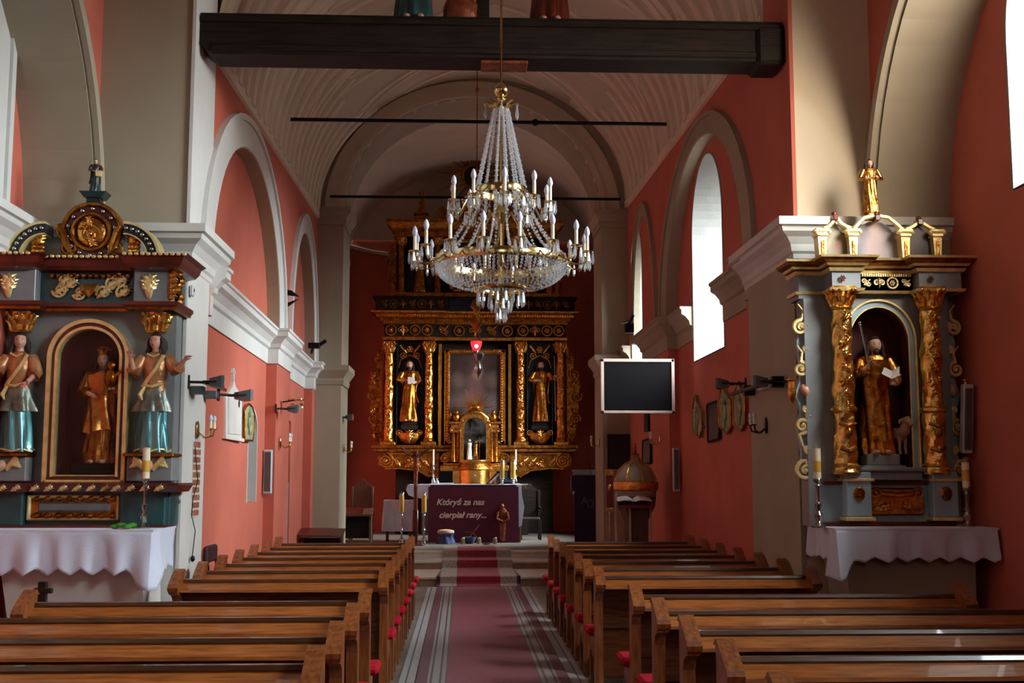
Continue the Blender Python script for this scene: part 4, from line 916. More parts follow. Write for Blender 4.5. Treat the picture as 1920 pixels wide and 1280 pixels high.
part('side_ornament', 'gold', la, lambda b: [(b.ball((RW+.02, .0+.05*sin(i*2), zB+.03+i*.045), .035, 8, 6), leaf(b, (RW-.02, zB+.02+i*.045), (RW+.04, zB+.07+i*.045), .03, -.19)) for i in range(6)])
part('top_cornice', 'cherry', la, lambda b: b.sweep([(RW+.08, .3), (RW+.08, -.3), (xl_(250), -.3), (xl_(250), -.14), (xl_(78), -.14), (xl_(78), -.3), (LW-.14, -.3)], [(-.1, zC-.02), (0, zC), (.03, zC+.03), (.05, zD_-.02), (.09, zD_), (-.2, zD_)]))
part('cornice_leaf_edge', 'goldpale', la, lambda b: [b.ball((xl_(6+i*11), -.38 if (i < 7 or i > 21) else -.24, zD_-.005), (.02, .015, .014), 7, 5) for i in range(33)])
# cresting
def seg(b, cpx, cpy, r0, r1, a0, a1, y0, y1, n=16):
    cx, cz = fl(cpx, cpy); rs = []
    for i in range(n+1):
        a = a0+(a1-a0)*i/n; c, s_ = cos(a), sin(a)
        rs.append([(cx+r0*c, y1, cz+r0*s_), (cx+r0*c, y0, cz+r0*s_), (cx+r1*c, y0, cz+r1*s_), (cx+r1*c, y1, cz+r1*s_)])
    b.rings(rs, True, True, False)
for s in (-1, 1):
    cpx = 95 if s < 0 else 240; a0, a1 = ((pi, pi/2) if s < 0 else (0, pi/2)); rr = .285
    sg = part('crest_segment', 'darkteal', la, lambda b: seg(b, cpx, 490, .2, rr, a0, a1, -.16, .04))
    part('segment_edge', 'goldpale', sg, lambda b: (seg(b, cpx, 490, rr-.005, rr+.015, a0, a1, -.18, .04), seg(b, cpx, 490, .195, .205, a0, a1, -.17, .02)))
    part('jewels', 'silver', sg, lambda b: [b.ball((fl(cpx, 490)[0]+.245*cos(a0+(a1-a0)*(i+.5)/8), -.17, fl(cpx, 490)[1]+.245*sin(a0+(a1-a0)*(i+.5)/8)), .02, 8, 5) for i in range(8)])
    xx, zz_ = fl(cpx-14*s*-1*.2, 490)
    part('grape_cluster', 'gold', la, lambda b: ([b.ball((xx-.06*s*-1*0+s*.06+.03*((i % 3)-1), -.1, zz_+.03+.035*(i//3)), .024, 8, 6) for i in range(12)], leaf(b, (xx+s*.06, zz_+.1), (xx+s*.04, zz_+.21), .04, -.1)))
    part('inner_scroll', 'golddk', la, lambda b: (spiral(b, fl(135 if s < 0 else 225, 468)[0], fl(130, 468)[1], -.1, .075, 1.5, pi/2, s, .02, [fl(112 if s < 0 else 232, 430), fl(120 if s < 0 else 236, 450)]), b.tube([(fl(118 if s < 0 else 235, 428)[0], -.1, fl(120, 428)[1]), (fl(128 if s < 0 else 226, 440)[0], -.12, fl(120, 440)[1]), (fl(142 if s < 0 else 212, 478)[0], -.12, fl(120, 478)[1])], [.03, .028, .018], 8)))
mc = fl(179, 440)
md = part('medallion', 'cherry', la, lambda b: (b.prism([(mc[0]+.25*cos(a)*(1 if sin(a) > -.4 else .92), mc[1]+.25*sin(a)-(0.03 if sin(a) < -.8 else 0)) for a in [2*pi*i/28 for i in range(28)]], -.1, .02)))
part('medallion_ring', 'golddk', md, lambda b: (circle(b, mc[0], mc[1], -.11, .235, .02, 26), circle(b, mc[0], mc[1], -.12, .15, .018, 22)))
part('medallion_jewels', 'silver', md, lambda b: [b.ball((mc[0]+.193*cos(a), -.115, mc[1]+.193*sin(a)), (.018, .014, .018), 8, 5) for a in [2*pi*i/14+.2 for i in range(14)]])
part('medallion_relief', 'gold', md, lambda b: (b.ball((mc[0], -.1, mc[1]), (.13, .03, .13), 18, 8), spiral(b, mc[0], mc[1]-.02, -.13, .08, 1.4, 0, 1, .016), leaf(b, (mc[0], mc[1]+.02), (mc[0]-.02, mc[1]+.13), .03, -.13), leaf(b, (mc[0], mc[1]-.04), (mc[0]+.03, mc[1]-.13), .03, -.13), leaf(b, (mc[0]-.1, mc[1]+.02), (mc[0]-.03, mc[1]+.09), .025, -.13)))
part('medallion_foot', 'teal', la, lambda b: b.prism([(mc[0]-.1, zD_), (mc[0]+.1, zD_), (mc[0]+.06, mc[1]-.2), (mc[0]-.06, mc[1]-.2)], -.12, .0))
part('finial_pedestal', 'darkteal', la, lambda b: (b.prism([(mc[0]-.06, mc[1]+.23), (mc[0]+.06, mc[1]+.23), (mc[0]+.05, mc[1]+.3), (mc[0]-.05, mc[1]+.3)], -.1, 0), b.prism([(mc[0]-.11, mc[1]+.34), (mc[0]-.07, mc[1]+.29), (mc[0]+.07, mc[1]+.29), (mc[0]+.11, mc[1]+.34)], -.13, .03)))
o = figure('finial_statue', 'small dark painted mantled figure on top of the left side altar', 'statue', (LC+mc[0]-.005, D1-.05, mc[1]+.34), .29, 'darkteal', seed=3, arms=[((-.11, 0, .79), (-.16, -.05, .66), (.0, -.12, .6), 'cherry'), ((.11, 0, .79), (.17, -.05, .68), (.05, -.14, .58), 'cherry')], rz=.3, long_hair=False)
mantle(o, .29, 'darkwood', 2, a0=.2, a1=3.6); part('gilt_book', 'goldpale', o, lambda b: b.box(0, .05, -.06, -.035, .13, .18, .004))
# capitals above the herms
for c in (38, 292):
    part('capital', 'goldbr', la, lambda b: (capital(b, xl_(c), -.06, zt(626), zt(584)-zt(626), .075, 7, False), cherub(b, xl_(c), -.16, zt(598), .025)))
# herm angels
PE = [(0, .13, .09, 0, 0, .20), (.05, .125, .088, 0, 0, .19), (.25, .112, .08, 0, 0, .15), (.42, .105, .078, 0, 0, .08), (.5, .095, .07, 0, 0, .04), (.52, .05, .04, 0, 0, .0)]
TU = [(.40, .10, .075, 0, 0, .03), (.5, .1, .075, 0, 0, .05), (.58, .085, .066, 0, 0, .03), (.66, .1, .074, 0, 0, .03), (.74, .108, .07, 0, 0, .03), (.79, .09, .055, 0, 0, .02), (.82, .04, .04, 0, 0, 0)]
PP = [(.33, .14, .10, 0, 0, .26), (.38, .13, .095, 0, 0, .2), (.45, .11, .085, 0, 0, .1), (.52, .098, .075, 0, 0, .04), (.53, .06, .05, 0, 0, 0)]
def herm(lab, px, s, arms, loc_y=-.1):
    h = .985
    t = thing('herm_angel', lab, 'statue', (LC+xl_(px), D1+loc_y, zt(848)), 0)
    part('skirt', 'tealrobe', t, lambda b: robe_mesh(b, h, PE, 7, seed=s), angle=80)
    part('tunic', 'salmon', t, lambda b: robe_mesh(b, h, TU, 6, seed=s+1), angle=80)
    part('peplum', 'peplum', t, lambda b: robe_mesh(b, h, PP, 6, seed=s+2), angle=80)
    part('hem', 'goldpale', t, lambda b: b.tube([(cos(a)*.135*h*(1+.2*sin(7*a+s)*.6), sin(a)*.095*h, .015*h+.01*sin(5*a)) for a in [2*pi*i/40 for i in range(41)]], .008, 6, caps=False))
    part('sash', 'goldpale', t, lambda b: (b.tube([(.08*h*1, -.06*h, .79*h), (.03*h, -.088*h, .68*h), (-.04*h, -.09*h, .58*h), (-.085*h, -.05*h, .53*h)], .016, 8, flat=.6), b.tube([(-.07*h, -.06*h, .54*h), (0, -.09*h, .53*h), (.08*h, -.055*h, .56*h)], .014, 8), b.tube([(-.06*h, -.08*h, .53*h), (-.09*h, -.1*h, .46*h), (-.07*h, -.1*h, .42*h)], [.014, .02, .008], 7), b.tube([(-.05*h, -.08*h, .8*h), (0, -.078*h, .775*h), (.05*h, -.07*h, .8*h)], .008, 6)))
    head(t, (0, -.005*h, .905*h), .063*h, 'flesh', 'hair', yaw=.25*(-1 if px > 100 else 1), long_hair=True)
    for a in arms: arm(t, *a, h, 'salmon', 'flesh', cuff=.35, loose=1.1)
    return t
herm('teal-skirted herm angel right of the crimson niche, one arm raised outward', 295, 1, [((.1, 0, .775), (.175, -.04, .66), (.27, -.13, .745)), ((-.1, 0, .775), (-.155, -.05, .63), (-.165, -.13, .76))])
herm('teal-skirted herm angel left of the crimson niche, hand at its side', 42, 4, [((.1, 0, .775), (.155, -.04, .64), (.11, -.12, .56)), ((-.1, 0, .775), (-.15, -.05, .64), (-.14, -.12, .74))])
part('staff', 'golddk', bpy.data.objects['herm_angel.001'], lambda b: b.tube([(-.15, -.13, .5), (-.13, -.14, 1.0)], .008, 6))
# Madonna in the niche
t = figure('madonna_statue', 'gilded crowned Madonna with child in the crimson left altar niche', 'statue', (LC+xl_(186), D1+.08, zt(868)), .92, 'golddk', seed=2, rz=0, arms=[((-.11, 0, .79), (-.16, -.05, .64), (-.06, -.13, .6), 'golddk'), ((.11, 0, .79), (.17, -.05, .67), (.12, -.14, .66), 'golddk')], crown='goldsm', long_hair=True)
mantle(t, .92, 'gold', 5, a0=2.6, a1=6.4, k=1.15)
part('child', 'golddk', t, lambda b: (b.ball((.11, -.15, .68), (.05, .045, .08), 12, 9), b.ball((.115, -.16, .785), (.036, .038, .04), 14, 10, None, face_fn), b.tube([(.14, -.16, .7), (.19, -.17, .74)], .014, 6), b.tube([(.09, -.17, .62), (.07, -.2, .55)], .018, 6)))
part('pedestal', 'darkwood', t, lambda b: b.box(-.2, .2, -.12, .12, zt(891)-zt(868), 0, .01))
# altar table and cloth
def altar_table(name, lab, x0, x1, yf, top, slope, m):
    t = thing(name, lab, 'altar', ((x0+x1)/2, 9.99, 0)); w_ = (x1-x0)/2
    part('table_block', m, t, lambda b: b.rings([[(-w_+.28*slope, yf-9.99+.28, 0), (w_-.28*slope*.3, yf-9.99+.28, 0), (w_-.28*slope*.3, -.07, 0), (-w_+.28*slope, -.07, 0)], [(-w_+.12*slope, yf-9.99+.14, top-.12), (w_-.12, yf-9.99+.14, top-.12), (w_-.12, -.07, top-.12), (-w_+.12*slope, -.07, top-.12)]], True, True, False))
    part('table_slab', m, t, lambda b: b.box(-w_+.02, w_-.02, yf-9.99+.02, -.07, top-.12, top, .01))
    return t
def altar_cloth(name, lab, x0, x1, yf, top, drop, side, corner):
    """linen over the slab with a zigzag lace hem; corner = which side shows a hanging corner"""
    b = MB(); n = 150; rows = []; W = x1-x0
    path = [(x0, 9.91)]
    m1 = 16; m2 = 110
    P = [(x0+(0), 9.91+(yf-9.91)*i/m1) for i in range(m1)]+[(x0+W*i/m2, yf) for i in range(m2+1)]+[(x1, yf+(9.91-yf)*(i+1)/m1) for i in range(m1)]
    L = [0]
    for i in range(1, len(P)): L.append(L[-1]+math.dist(P[i], P[i-1]))
    for k in range(13):
        q = k/12; row = []
        for i, (x, y) in enumerate(P):
            s_ = L[i]; zig = abs(((s_/.17) % 1)*2-1); d = drop*(1-.16*zig)
            cl = min(abs(s_-L[m1]), 9); cr = min(abs(s_-L[m1+m2]), 9)
            ex = math.exp(-(cl if corner < 0 else cr)**2/.012)*.16 if corner else 0
            d += ex
            fold = (.022*sin(s_*17+2)+.018*sin(s_*29)+.02*noise.noise(Vector((s_*3, q, 1))))*q+math.exp(-min(cl, cr)**2/.02)*.05*q
            ox = -1 if i < m1 else (1 if i > m1+m2 else 0); oy = -1 if m1 <= i <= m1+m2 else 0
            row.append((x+ox*(.012+fold), y+oy*(.012+max(-.008, fold)), top+.008-d*q))
        rows.append(row)
    b.rings(rows, False, False, True)
    b.box(x0-.012, x1+.012, yf-.012, 9.91, top+.002, top+.012)
    o = b.build(name, 'cloth'); sm = o.modifiers.new('thickness', 'SOLIDIFY'); sm.thickness = .004; sm.offset = 1
    return tag(o, lab, 'cloth')
altar_table('left_altar_table', 'whitewashed masonry table of the left side altar', -3.70, -2.36, 9.2, 1.29, 1, 'white').children[0]
altar_cloth('altar_cloth', 'white altar cloth with zigzag hem on the left side altar', -3.71, -2.37, 9.2, 1.29, .34, 1, 1)
# ================================================================ right side altar
RC = at(1652, 750, D1).x; fr = Fr(D1, RC)
zr_ = lambda py: fr(1650, py)[1]; xr = lambda px: fr(px, 750)[0]
ra = thing('right_side_altar', 'grey-blue and gilded side altar with painted three-gabled top, against the right pier', 'altar', (RC, D1, 0))
XR0, XR1 = xr(1545), xr(1762)
part('predella', 'bluepaint', ra, lambda b: (b.box(xr(1530), XR1+.05, -.02, .2, 1.31, zr_(905), .01)))
part('predella_panel', 'gold', ra, lambda b: (b.box(xr(1618), xr(1722), -.05, .0, zr_(966), zr_(914), .015), b.tube([(xr(1640), -.07, zr_(925)), (xr(1670), -.08, zr_(928)), (xr(1700), -.07, zr_(925))], .02, 6), spiral(b, xr(1630), zr_(925), -.06, .05, 1.3, 0, 1, .014), spiral(b, xr(1710), zr_(925), -.06, .05, 1.3, pi, -1, .014), leaf(b, (xr(1625), zr_(955)), (xr(1660), zr_(948)), .03, -.06), leaf(b, (xr(1715), zr_(955)), (xr(1680), zr_(948)), .03, -.06)))
for c in (1593, 1752):
    pk = part('pedestal', 'bluepaint', ra, lambda b: b.box(xr(c)-.105, xr(c)+.105, -.16, .1, zr_(968), zr_(885), .008))
    part('pedestal_shield', 'golddk', pk, lambda b: (b.ball((xr(c), -.165, zr_(925)), (.05, .02, .06), 10, 6), spiral(b, xr(c), zr_(923), -.18, .035, 1.2, 0, 1, .01)))
    part('upper_mould', 'goldpale', pk, lambda b: b.box(xr(c)-.125, xr(c)+.125, -.18, .1, zr_(902), zr_(897), .004)); part('lower_mould', 'goldpale', pk, lambda b: b.box(xr(c)-.125, xr(c)+.125, -.19, .1, zr_(975), zr_(968), .006))
part('predella_cornice', 'cherry', ra, lambda b: (b.box(xr(1535), XR1+.06, -.07, .2, zr_(908), zr_(902), .006), b.box(xr(1535), XR1+.06, -.1, .2, 1.3, 1.34, .006)))
part('niche_sill', 'greypaint', ra, lambda b: (b.box(xr(1604), xr(1715), -.12, .12, zr_(900), zr_(884), .01), b.box(xr(1598), xr(1720), -.15, .12, zr_(884), zr_(876), .01)))
rcx = xr(1650); rna = (xr(1703)-xr(1594))/2; rzs = zr_(640)
b = MB(); pierced(b, lambda u, w_, t: (u, .0+.21*t, w_), xr(1512), XR1+.1, 1.3, zr_(560), [(rcx, rna, zr_(878), rzs, rna*1.15)], back=False); b.build('carcase', 'greypaint', ra)
part('niche_lining', 'niche', ra, lambda b: (b.box(rcx-rna-.02, rcx+rna+.02, .195, .21, zr_(880), zr_(575)), arch_frame(b, rcx, rna-.01, zr_(878), rzs, rna*1.15-.01, .02, .02, .0, .2), b.box(rcx-rna, rcx+rna, .0, .2, zr_(880), zr_(877))))
part('niche_arch', 'bluepaint', ra, lambda b: arch_frame(b, rcx, rna, zr_(878), rzs, rna*1.15, .06, .06, -.02, .12))
part('arch_fillet', 'goldpale', ra, lambda b: (arch_frame(b, rcx, rna+.055, zr_(878), rzs, rna*1.15+.055, .015, .015, -.04, .12), arch_frame(b, rcx, rna, zr_(878), rzs, rna*1.15, .012, .012, -.035, .12)))
for c, sd in ((1575, 0), (1740, 3)):
    cc = part('column', 'goldbr', ra, lambda b: column(b, xr(c), -.1, zr_(880), zr_(582), .088, seed=sd, relief=.3, ringz=.37))
    part('capital', 'goldbr', cc, lambda b: capital(b, xr(c), -.1, zr_(582), zr_(543)-zr_(582), .08, 8))
    part('vine_relief', 'goldsm', cc, lambda b: [(leaf(b, (xr(c)+.05*sin(i*2.3), zr_(775)+i*.105), (xr(c)-.05*sin(i*2.3), zr_(775)+i*.105+.1), .024, -.185, .02), b.ball((xr(c)+.05*sin(i*1.9+1), -.18, zr_(775)+i*.105+.05), .016, 7, 5)) for i in range(8)])
    part('cherub_band', 'golddk', cc, lambda b: (b.ball((xr(c), -.19, zr_(812)), (.035, .04, .045), 12, 8, None, face_fn), b.tube([(xr(c)-.07, -.17, zr_(795)), (xr(c), -.2, zr_(800)), (xr(c)+.07, -.17, zr_(795))], .014, 6), b.tube([(xr(c)-.06, -.17, zr_(840)), (xr(c), -.2, zr_(846)), (xr(c)+.06, -.17, zr_(840))], .02, 6)))
# entablature
pr_ = [(XR1+.17, .3), (XR1+.17, -.2), (xr(1712), -.2), (xr(1712), -.06), (xr(1612), -.06), (xr(1612), -.2), (xr(1550), -.2), (xr(1550), .02), (xr(1500), .02), (xr(1500), .3)]
part('architrave', 'greypaint', ra, lambda b: b.sweep(pr_, [(-.06, zr_(548)), (-.02, zr_(548)), (-.02, zr_(512)), (-.06, zr_(512))]))
part('entablature_core', 'greypaint', ra, lambda b: (b.box(xr(1505), XR1+.12, .03, .3, zr_(560), zr_(490)), b.box(xr(1560), XR1+.1, -.04, .1, zr_(548), zr_(495))))
part('gilt_mouldings', 'goldpale', ra, lambda b: (b.sweep(pr_, [(-.04, zr_(552)), (.0, zr_(552)), (.01, zr_(547)), (-.04, zr_(547))]), b.sweep(pr_, [(-.04, zr_(516)), (.0, zr_(516)), (.015, zr_(510)), (-.04, zr_(510))])))
part('frieze_relief', 'goldpale', ra, lambda b: frieze(b, xr(1612), xr(1712), zr_(545), zr_(522), -.085, 4, .009, 'sco'))
for c in (1573, 1737):
    part('frieze_rosette', 'cherry', ra, lambda b: rosette(b, xr(c), zr_(529), -.2, .03, 6))
part('cornice', 'golddk', ra, lambda b: b.sweep(pr_, [(-.06, zr_(508)), (.0, zr_(508)), (.03, zr_(503)), (.08, zr_(498)), (.1, zr_(492)), (-.1, zr_(492))]))
part('cornice_fillet', 'goldpale', ra, lambda b: (b.sweep(pr_, [(.0, zr_(494)), (.1, zr_(494)), (.11, zr_(490)), (.0, zr_(490))]), b.sweep(pr_, [(.0, zr_(506)), (.03, zr_(506)), (.04, zr_(502)), (.0, zr_(502))]), dentils(b, xr(1616), xr(1710), -.07, zr_(522), zr_(517), 22, .03)))
# three gabled top
painting('gable_painting_left', S(52, 62, 54), [(-.0, 0, .1, .2, S(150, 142, 120), 1.3), (.05, -.05, .08, .1, S(120, 80, 66), 1.2)])
painting('gable_painting_centre', S(108, 104, 112), [(0, -.02, .12, .3, S(176, 150, 150), 1.4), (0, .12, .06, .1, S(190, 160, 140), 1.2), (-.15, -.1, .12, .15, S(86, 84, 96), 1)])
painting('gable_painting_right', S(30, 28, 26), [(0, 0, .1, .15, S(72, 52, 42), 1.2)])
def gpts(L): return [(xr(p)+(0), zr_(q)) for p, q in L]
gz = zr_(452)
for nm, cpx, pts_, lb in (('gable_painting_left', 1568, [(1545, 491), (1545, 446), (1556, 440), (1566, 420), (1570, 420), (1580, 438), (1594, 446), (1594, 491)], None), ('gable_painting_centre', 1648, [(1604, 491), (1604, 452), (1612, 436), (1624, 424), (1640, 417), (1655, 417), (1670, 423), (1682, 436), (1690, 452), (1690, 491)], None), ('gable_painting_right', 1730, [(1702, 491), (1702, 447), (1714, 440), (1724, 428), (1730, 428), (1740, 438), (1752, 446), (1752, 491)], None)):
    x = xr(cpx); o = part('gable_panel', nm, ra, lambda b: b.prism([(p[0]-x, p[1]-gz) for p in gpts(pts_)], 0, .04)); o.location = (x, -.04 if cpx == 1648 else -.08, gz)
for px_, m_ in ((1541, 'goldpale'), (1599, 'goldpale'), (1697, 'goldpale'), (1757, 'goldpale')):
    x = xr(px_); h0 = zr_(450)
    gp = part('tapered_pilaster', m_, ra, lambda b: b.prism([(x-.038, h0), (x+.038, h0), (x+.028, zr_(491)), (x-.028, zr_(491))], -.15, -.03))
    part('ionic_cap', m_, gp, lambda b: (b.box(x-.05, x+.05, -.165, -.03, h0, h0+.03, .006), b.box(x-.06, x+.06, -.17, -.03, zr_(440), zr_(436), .004), b.tube([(x-.045, -.15, zr_(441)), (x+.045, -.15, zr_(441))], .022, 8), b.ball((x-.055, -.15, zr_(442)), .025, 8, 6), b.ball((x+.055, -.15, zr_(442)), .025, 8, 6)))
    part('pilaster_inlay', 'gold', gp, lambda b: b.box(x-.013, x+.013, -.158, -.15, zr_(487), zr_(458), .003))
def band(b, L, w=.02):
    b.tube([(xr(p), -.12, zr_(q)) for p, q in L], w, 6, flat=1.3)
for L_ in ([(1546, 435), (1554, 432), (1562, 424), (1566, 416)], [(1571, 416), (1578, 425), (1588, 431), (1597, 434)], [(1602, 435), (1610, 427), (1622, 415), (1640, 411)], [(1652, 411), (1668, 414), (1682, 425), (1694, 436)], [(1700, 436), (1712, 431), (1722, 424)], [(1732, 424), (1742, 430), (1754, 436)]):
    part('gable_band', 'goldpale', ra, lambda b: band(b, L_))
for p, q in ((1567, 412), (1646, 412), (1726, 419)):
    part('gable_knob', 'cherry', ra, lambda b: (b.box(xr(p)-.022, xr(p)+.022, -.16, -.06, zr_(q)-.04, zr_(q)+.01, .006), b.ball((xr(p), -.11, zr_(q)+.02), .024, 10, 7)))
# scrolled wings
for s in (-1, 1):
    X = (lambda p: xr(p)) if s < 0 else (lambda p: xr(1775+(1527-p)*.95))
    wgp = part('side_wing', 'bluepaint', ra, lambda b: b.prism([(X(p), zr_(q)) for p, q in [(1526, 575), (1528, 905), (1508, 900), (1500, 880), (1505, 850), (1498, 800), (1505, 770), (1494, 740), (1508, 700), (1500, 640), (1512, 600)]], .05, .12))
    part('wing_frame', 'goldpale', wgp, lambda b: b.box(min(X(1524), X(1530)), max(X(1524), X(1530)), .02, .12, zr_(880), zr_(598), .006))
    def wsc(b):
        for (p, q, r, a, d, tl) in ((1506, 614, .062, pi/2, 1, [(1502, 570), (1512, 582), (1510, 596)]), (1504, 692, .065, pi/2, -1, [(1498, 648), (1508, 660), (1506, 675)]), (1504, 798, .065, -pi/2, 1, [(1516, 850), (1504, 835), (1498, 815)]), (1508, 882, .085, pi/2, 1, [(1526, 900), (1522, 893)]), (1518, 610, .04, 0, -1, None), (1518, 655, .04, 0, 1, None), (1519, 780, .035, 0, 1, None), (1514, 842, .035, 0, -1, None), (1512, 768, .025, 0, 1, None)):
            spiral(b, X(p), zr_(q), .02, r, 1.5, a if s < 0 else pi-a, d if s < 0 else -d, .02, [(X(t_[0]), zr_(t_[1])) for t_ in tl] if tl else None)
    part('scrollwork', 'goldpale', wgp, wsc)
    part('wing_head', 'flesh', wgp, lambda b: (b.ball((X(1512), .02, zr_(733)), (.035, .04, .045), 14, 10, None, face_fn), b.ball((X(1512), .04, zr_(728)), (.04, .04, .045), 12, 8)))
    part('wing_horn', 'gold', wgp, lambda b: b.lathe([(.0, -.19), (.02, -.17), (.035, -.1), (.03, 0), (.045, .01), (.045, .02), (0, .02)], (X(1487), .02, zr_(715)), 12))
# figures of the right altar
AF = [((-.11, 0, .79), (-.165, -.04, .64), (-.10, -.14, .74), 'gold', {}), ((.11, 0, .79), (.17, -.05, .64), (.10, -.15, .60), 'gold', {})]
o = figure('apostle_statue', 'gilded bearded saint with staff and open book in the right altar niche', 'statue', (RC+xr(1648), D1+.06, zr_(851)), 1.0, 'gold', seed=7, arms=AF, beard=True, long_hair=True)
mantle(o, 1.0, 'golddk', 3, z0=.12, z1=.8, a0=2.2, a1=5.0, k=1.18)
part('staff', 'silver', o, lambda b: (b.tube([(-.10, -.15, .70), (-.16, -.13, 1.08)], .009, 8), b.ball((-.163, -.13, 1.09), .015, 8, 6), b.ball((-.161, -.13, 1.07), .012, 8, 6)))
part('open_book', 'paper', o, lambda b: b.add([(-.02, -.2, .665), (.06, -.2, .63), (.1, -.12, .69), (.03, -.13, .72), (.13, -.2, .66), (.16, -.13, .73), (-.02, -.215, .655), (.06, -.215, .615), (.14, -.215, .65)], [(0, 1, 2, 3), (1, 4, 5, 2), (0, 6, 7, 1), (1, 7, 8, 4)]))
part('pedestal', 'greypaint', o, lambda b: (b.box(-.13, .15, -.1, .08, zr_(880)-zr_(851)+.03, 0, .01), b.box(-.17, .19, -.13, .08, zr_(880)-zr_(851)+.0, zr_(880)-zr_(851)+.035, .01)))
t = thing('lamb_statue', 'pale painted lamb standing beside the gilded saint in the right altar niche', 'statue', (RC+xr(1686), D1+.1, zr_(851)), .35)
def lamb(b):
    b.tube([(0, .10, .13), (0, .06, .16), (0, -.0, .165), (0, -.07, .17), (0, -.11, .2), (0, -.12, .25), (0, -.13, .28)], [.03, .055, .058, .055, .045, .036, .03], 14)
    b.tube([(0, -.1, .275), (0, -.145, .28), (0, -.18, .255), (0, -.2, .235)], [.028, .036, .026, .014], 12)
    for sx in (-1, 1):
        b.tube([(sx*.028, -.07, .15), (sx*.03, -.075, .08), (sx*.03, -.07, .06), (sx*.03, -.08, .0)], [.026, .014, .014, .012], 8)
        b.tube([(sx*.028, .06, .15), (sx*.032, .05, .10), (sx*.03, .085, .06), (sx*.03, .075, .0)], [.034, .022, .012, .012], 8)
        b.tube([(sx*.025, -.12, .29), (sx*.06, -.12, .275), (sx*.07, -.125, .25)], [.01, .014, .004], 6)
    b.tube([(0, .11, .15), (0, .135, .1), (0, .13, .06)], [.012, .014, .008], 6)
part('body', 'sheep', t, lamb)
part('eyes', 'black', t, lambda b: [b.ball((s*.027, -.16, .285), .005, 6, 4) for s in (-1, 1)])
zts = zr_(404)
o = figure('praying_statue', 'gilded long-haired figure with hands on chest, atop the right side altar', 'statue', (RC+xr(1641), D1-.06, zts), .475, 'gold', seed=5, folds=8, arms=[((-.12, 0, .79), (-.19, -.03, .63), (-.04, -.13, .62), 'goldsm', {}), ((.12, 0, .79), (.19, -.03, .63), (.05, -.13, .66), 'goldsm', {})])
part('pedestal', 'golddk', o, lambda b: (b.box(-.05, .05, -.06, .04, -.055, 0, .008)))
altar_table('right_altar_table', 'grey masonry table of the right side altar', 2.93, 4.22, 9.2, 1.29, .9, 'grey')
altar_cloth('altar_cloth', 'white altar cloth with zigzag hem on the right side altar', 2.93, 4.22, 9.2, 1.29, .26, 1, -1)
# ================================================================ chandelier
DCH = 8.6; CHX = .283
cz = lambda py: at(938, py, DCH).z
def mesh_of(mb, name, m):
    o = mb.build(name, m); me = o.data; bpy.data.objects.remove(o); return me
def inst(name, me, parent, loc=(0, 0, 0), rz=0, sc_=None):
    o = bpy.data.objects.new(name, me); COL.objects.link(o); o.parent = parent; o.location = loc; o.rotation_euler = (0, 0, rz)
    if sc_: o.scale = sc_
    return o
zc0 = cz(480)
ch = thing('chandelier', 'large two-tier brass and crystal chandelier with candle bulbs hanging over the aisle', 'chandelier', (CHX, DCH, zc0))
Z = lambda py: cz(py)-zc0
part('rod', 'brass', ch, lambda b: b.tube([(0, 0, Z(540)), (0, 0, 9.45-zc0)], .0085, 8))
part('top_ball', 'brass', ch, lambda b: (b.ball((0, 0, Z(169)), .056, 24, 16), b.lathe([(.03, -.03), (.02, 0), (.035, .01), (.012, .03)], (0, 0, Z(188)), 14)))
part('crown_leaves', 'brass', ch, lambda b: (b.lathe([(.03, Z(206)), (.06, Z(200)), (.065, Z(197)), (.02, Z(190))], (0, 0, 0), 20), [b.tube([(cos(a)*.05, sin(a)*.05, Z(206)), (cos(a)*.07, sin(a)*.07, Z(196)), (cos(a)*.12, sin(a)*.12, Z(192)), (cos(a)*.13, sin(a)*.13, Z(197))], [.006, .012, .01, .003], 6) for a in [2*pi*i/8 for i in range(8)]]))
def ringband(r, z0, z1, t=.006, n=64):
    return lambda b: b.lathe([(r-t, z0), (r, z0), (r+t, (z0+z1)/2), (r, z1), (r-t, z1), (r-t*1.5, (z0+z1)/2), (r-t, z0)], (0, 0, 0), n, caps=False)
part('upper_ring', 'brass', ch, ringband(.185, Z(366), Z(352)))
mr = part('main_ring', 'brass', ch, ringband(.49, Z(500), Z(484), .008, 96))
part('lower_ring', 'brass', ch, ringband(.17, Z(546), Z(539)))
part('bottom_cup', 'brass', ch, lambda b: (b.lathe([(.0, Z(566)), (.03, Z(563)), (.075, Z(556)), (.07, Z(552)), (.02, Z(545))], (0, 0, 0), 20), b.lathe([(.0, Z(582)), (.035, Z(576)), (.03, Z(570)), (.01, Z(560))], (0, 0, 0), 16)))
part('hub', 'brass', ch, lambda b: (b.lathe([(.01, Z(420)), (.05, Z(412)), (.075, Z(402)), (.045, Z(394)), (.03, Z(384)), (.06, Z(376)), (.03, Z(368)), (.012, Z(360))], (0, 0, 0), 20)))
part('lower_knop', 'brass', ch, lambda b: b.lathe([(.01, Z(500)), (.03, Z(492)), (.02, Z(480)), (.012, Z(470))], (0, 0, 0), 16))
for i in range(6): a = 2*pi*i/6+.4; part('curved_strut', 'brass', ch, lambda b: b.tube([(cos(a)*r, sin(a)*r, z) for r, z in ((.04, Z(402)), (.09, Z(400)), (.16, Z(425)), (.2, Z(455)), (.28, Z(468)), (.38, Z(480)), (.485, Z(488)))], .0075, 8))
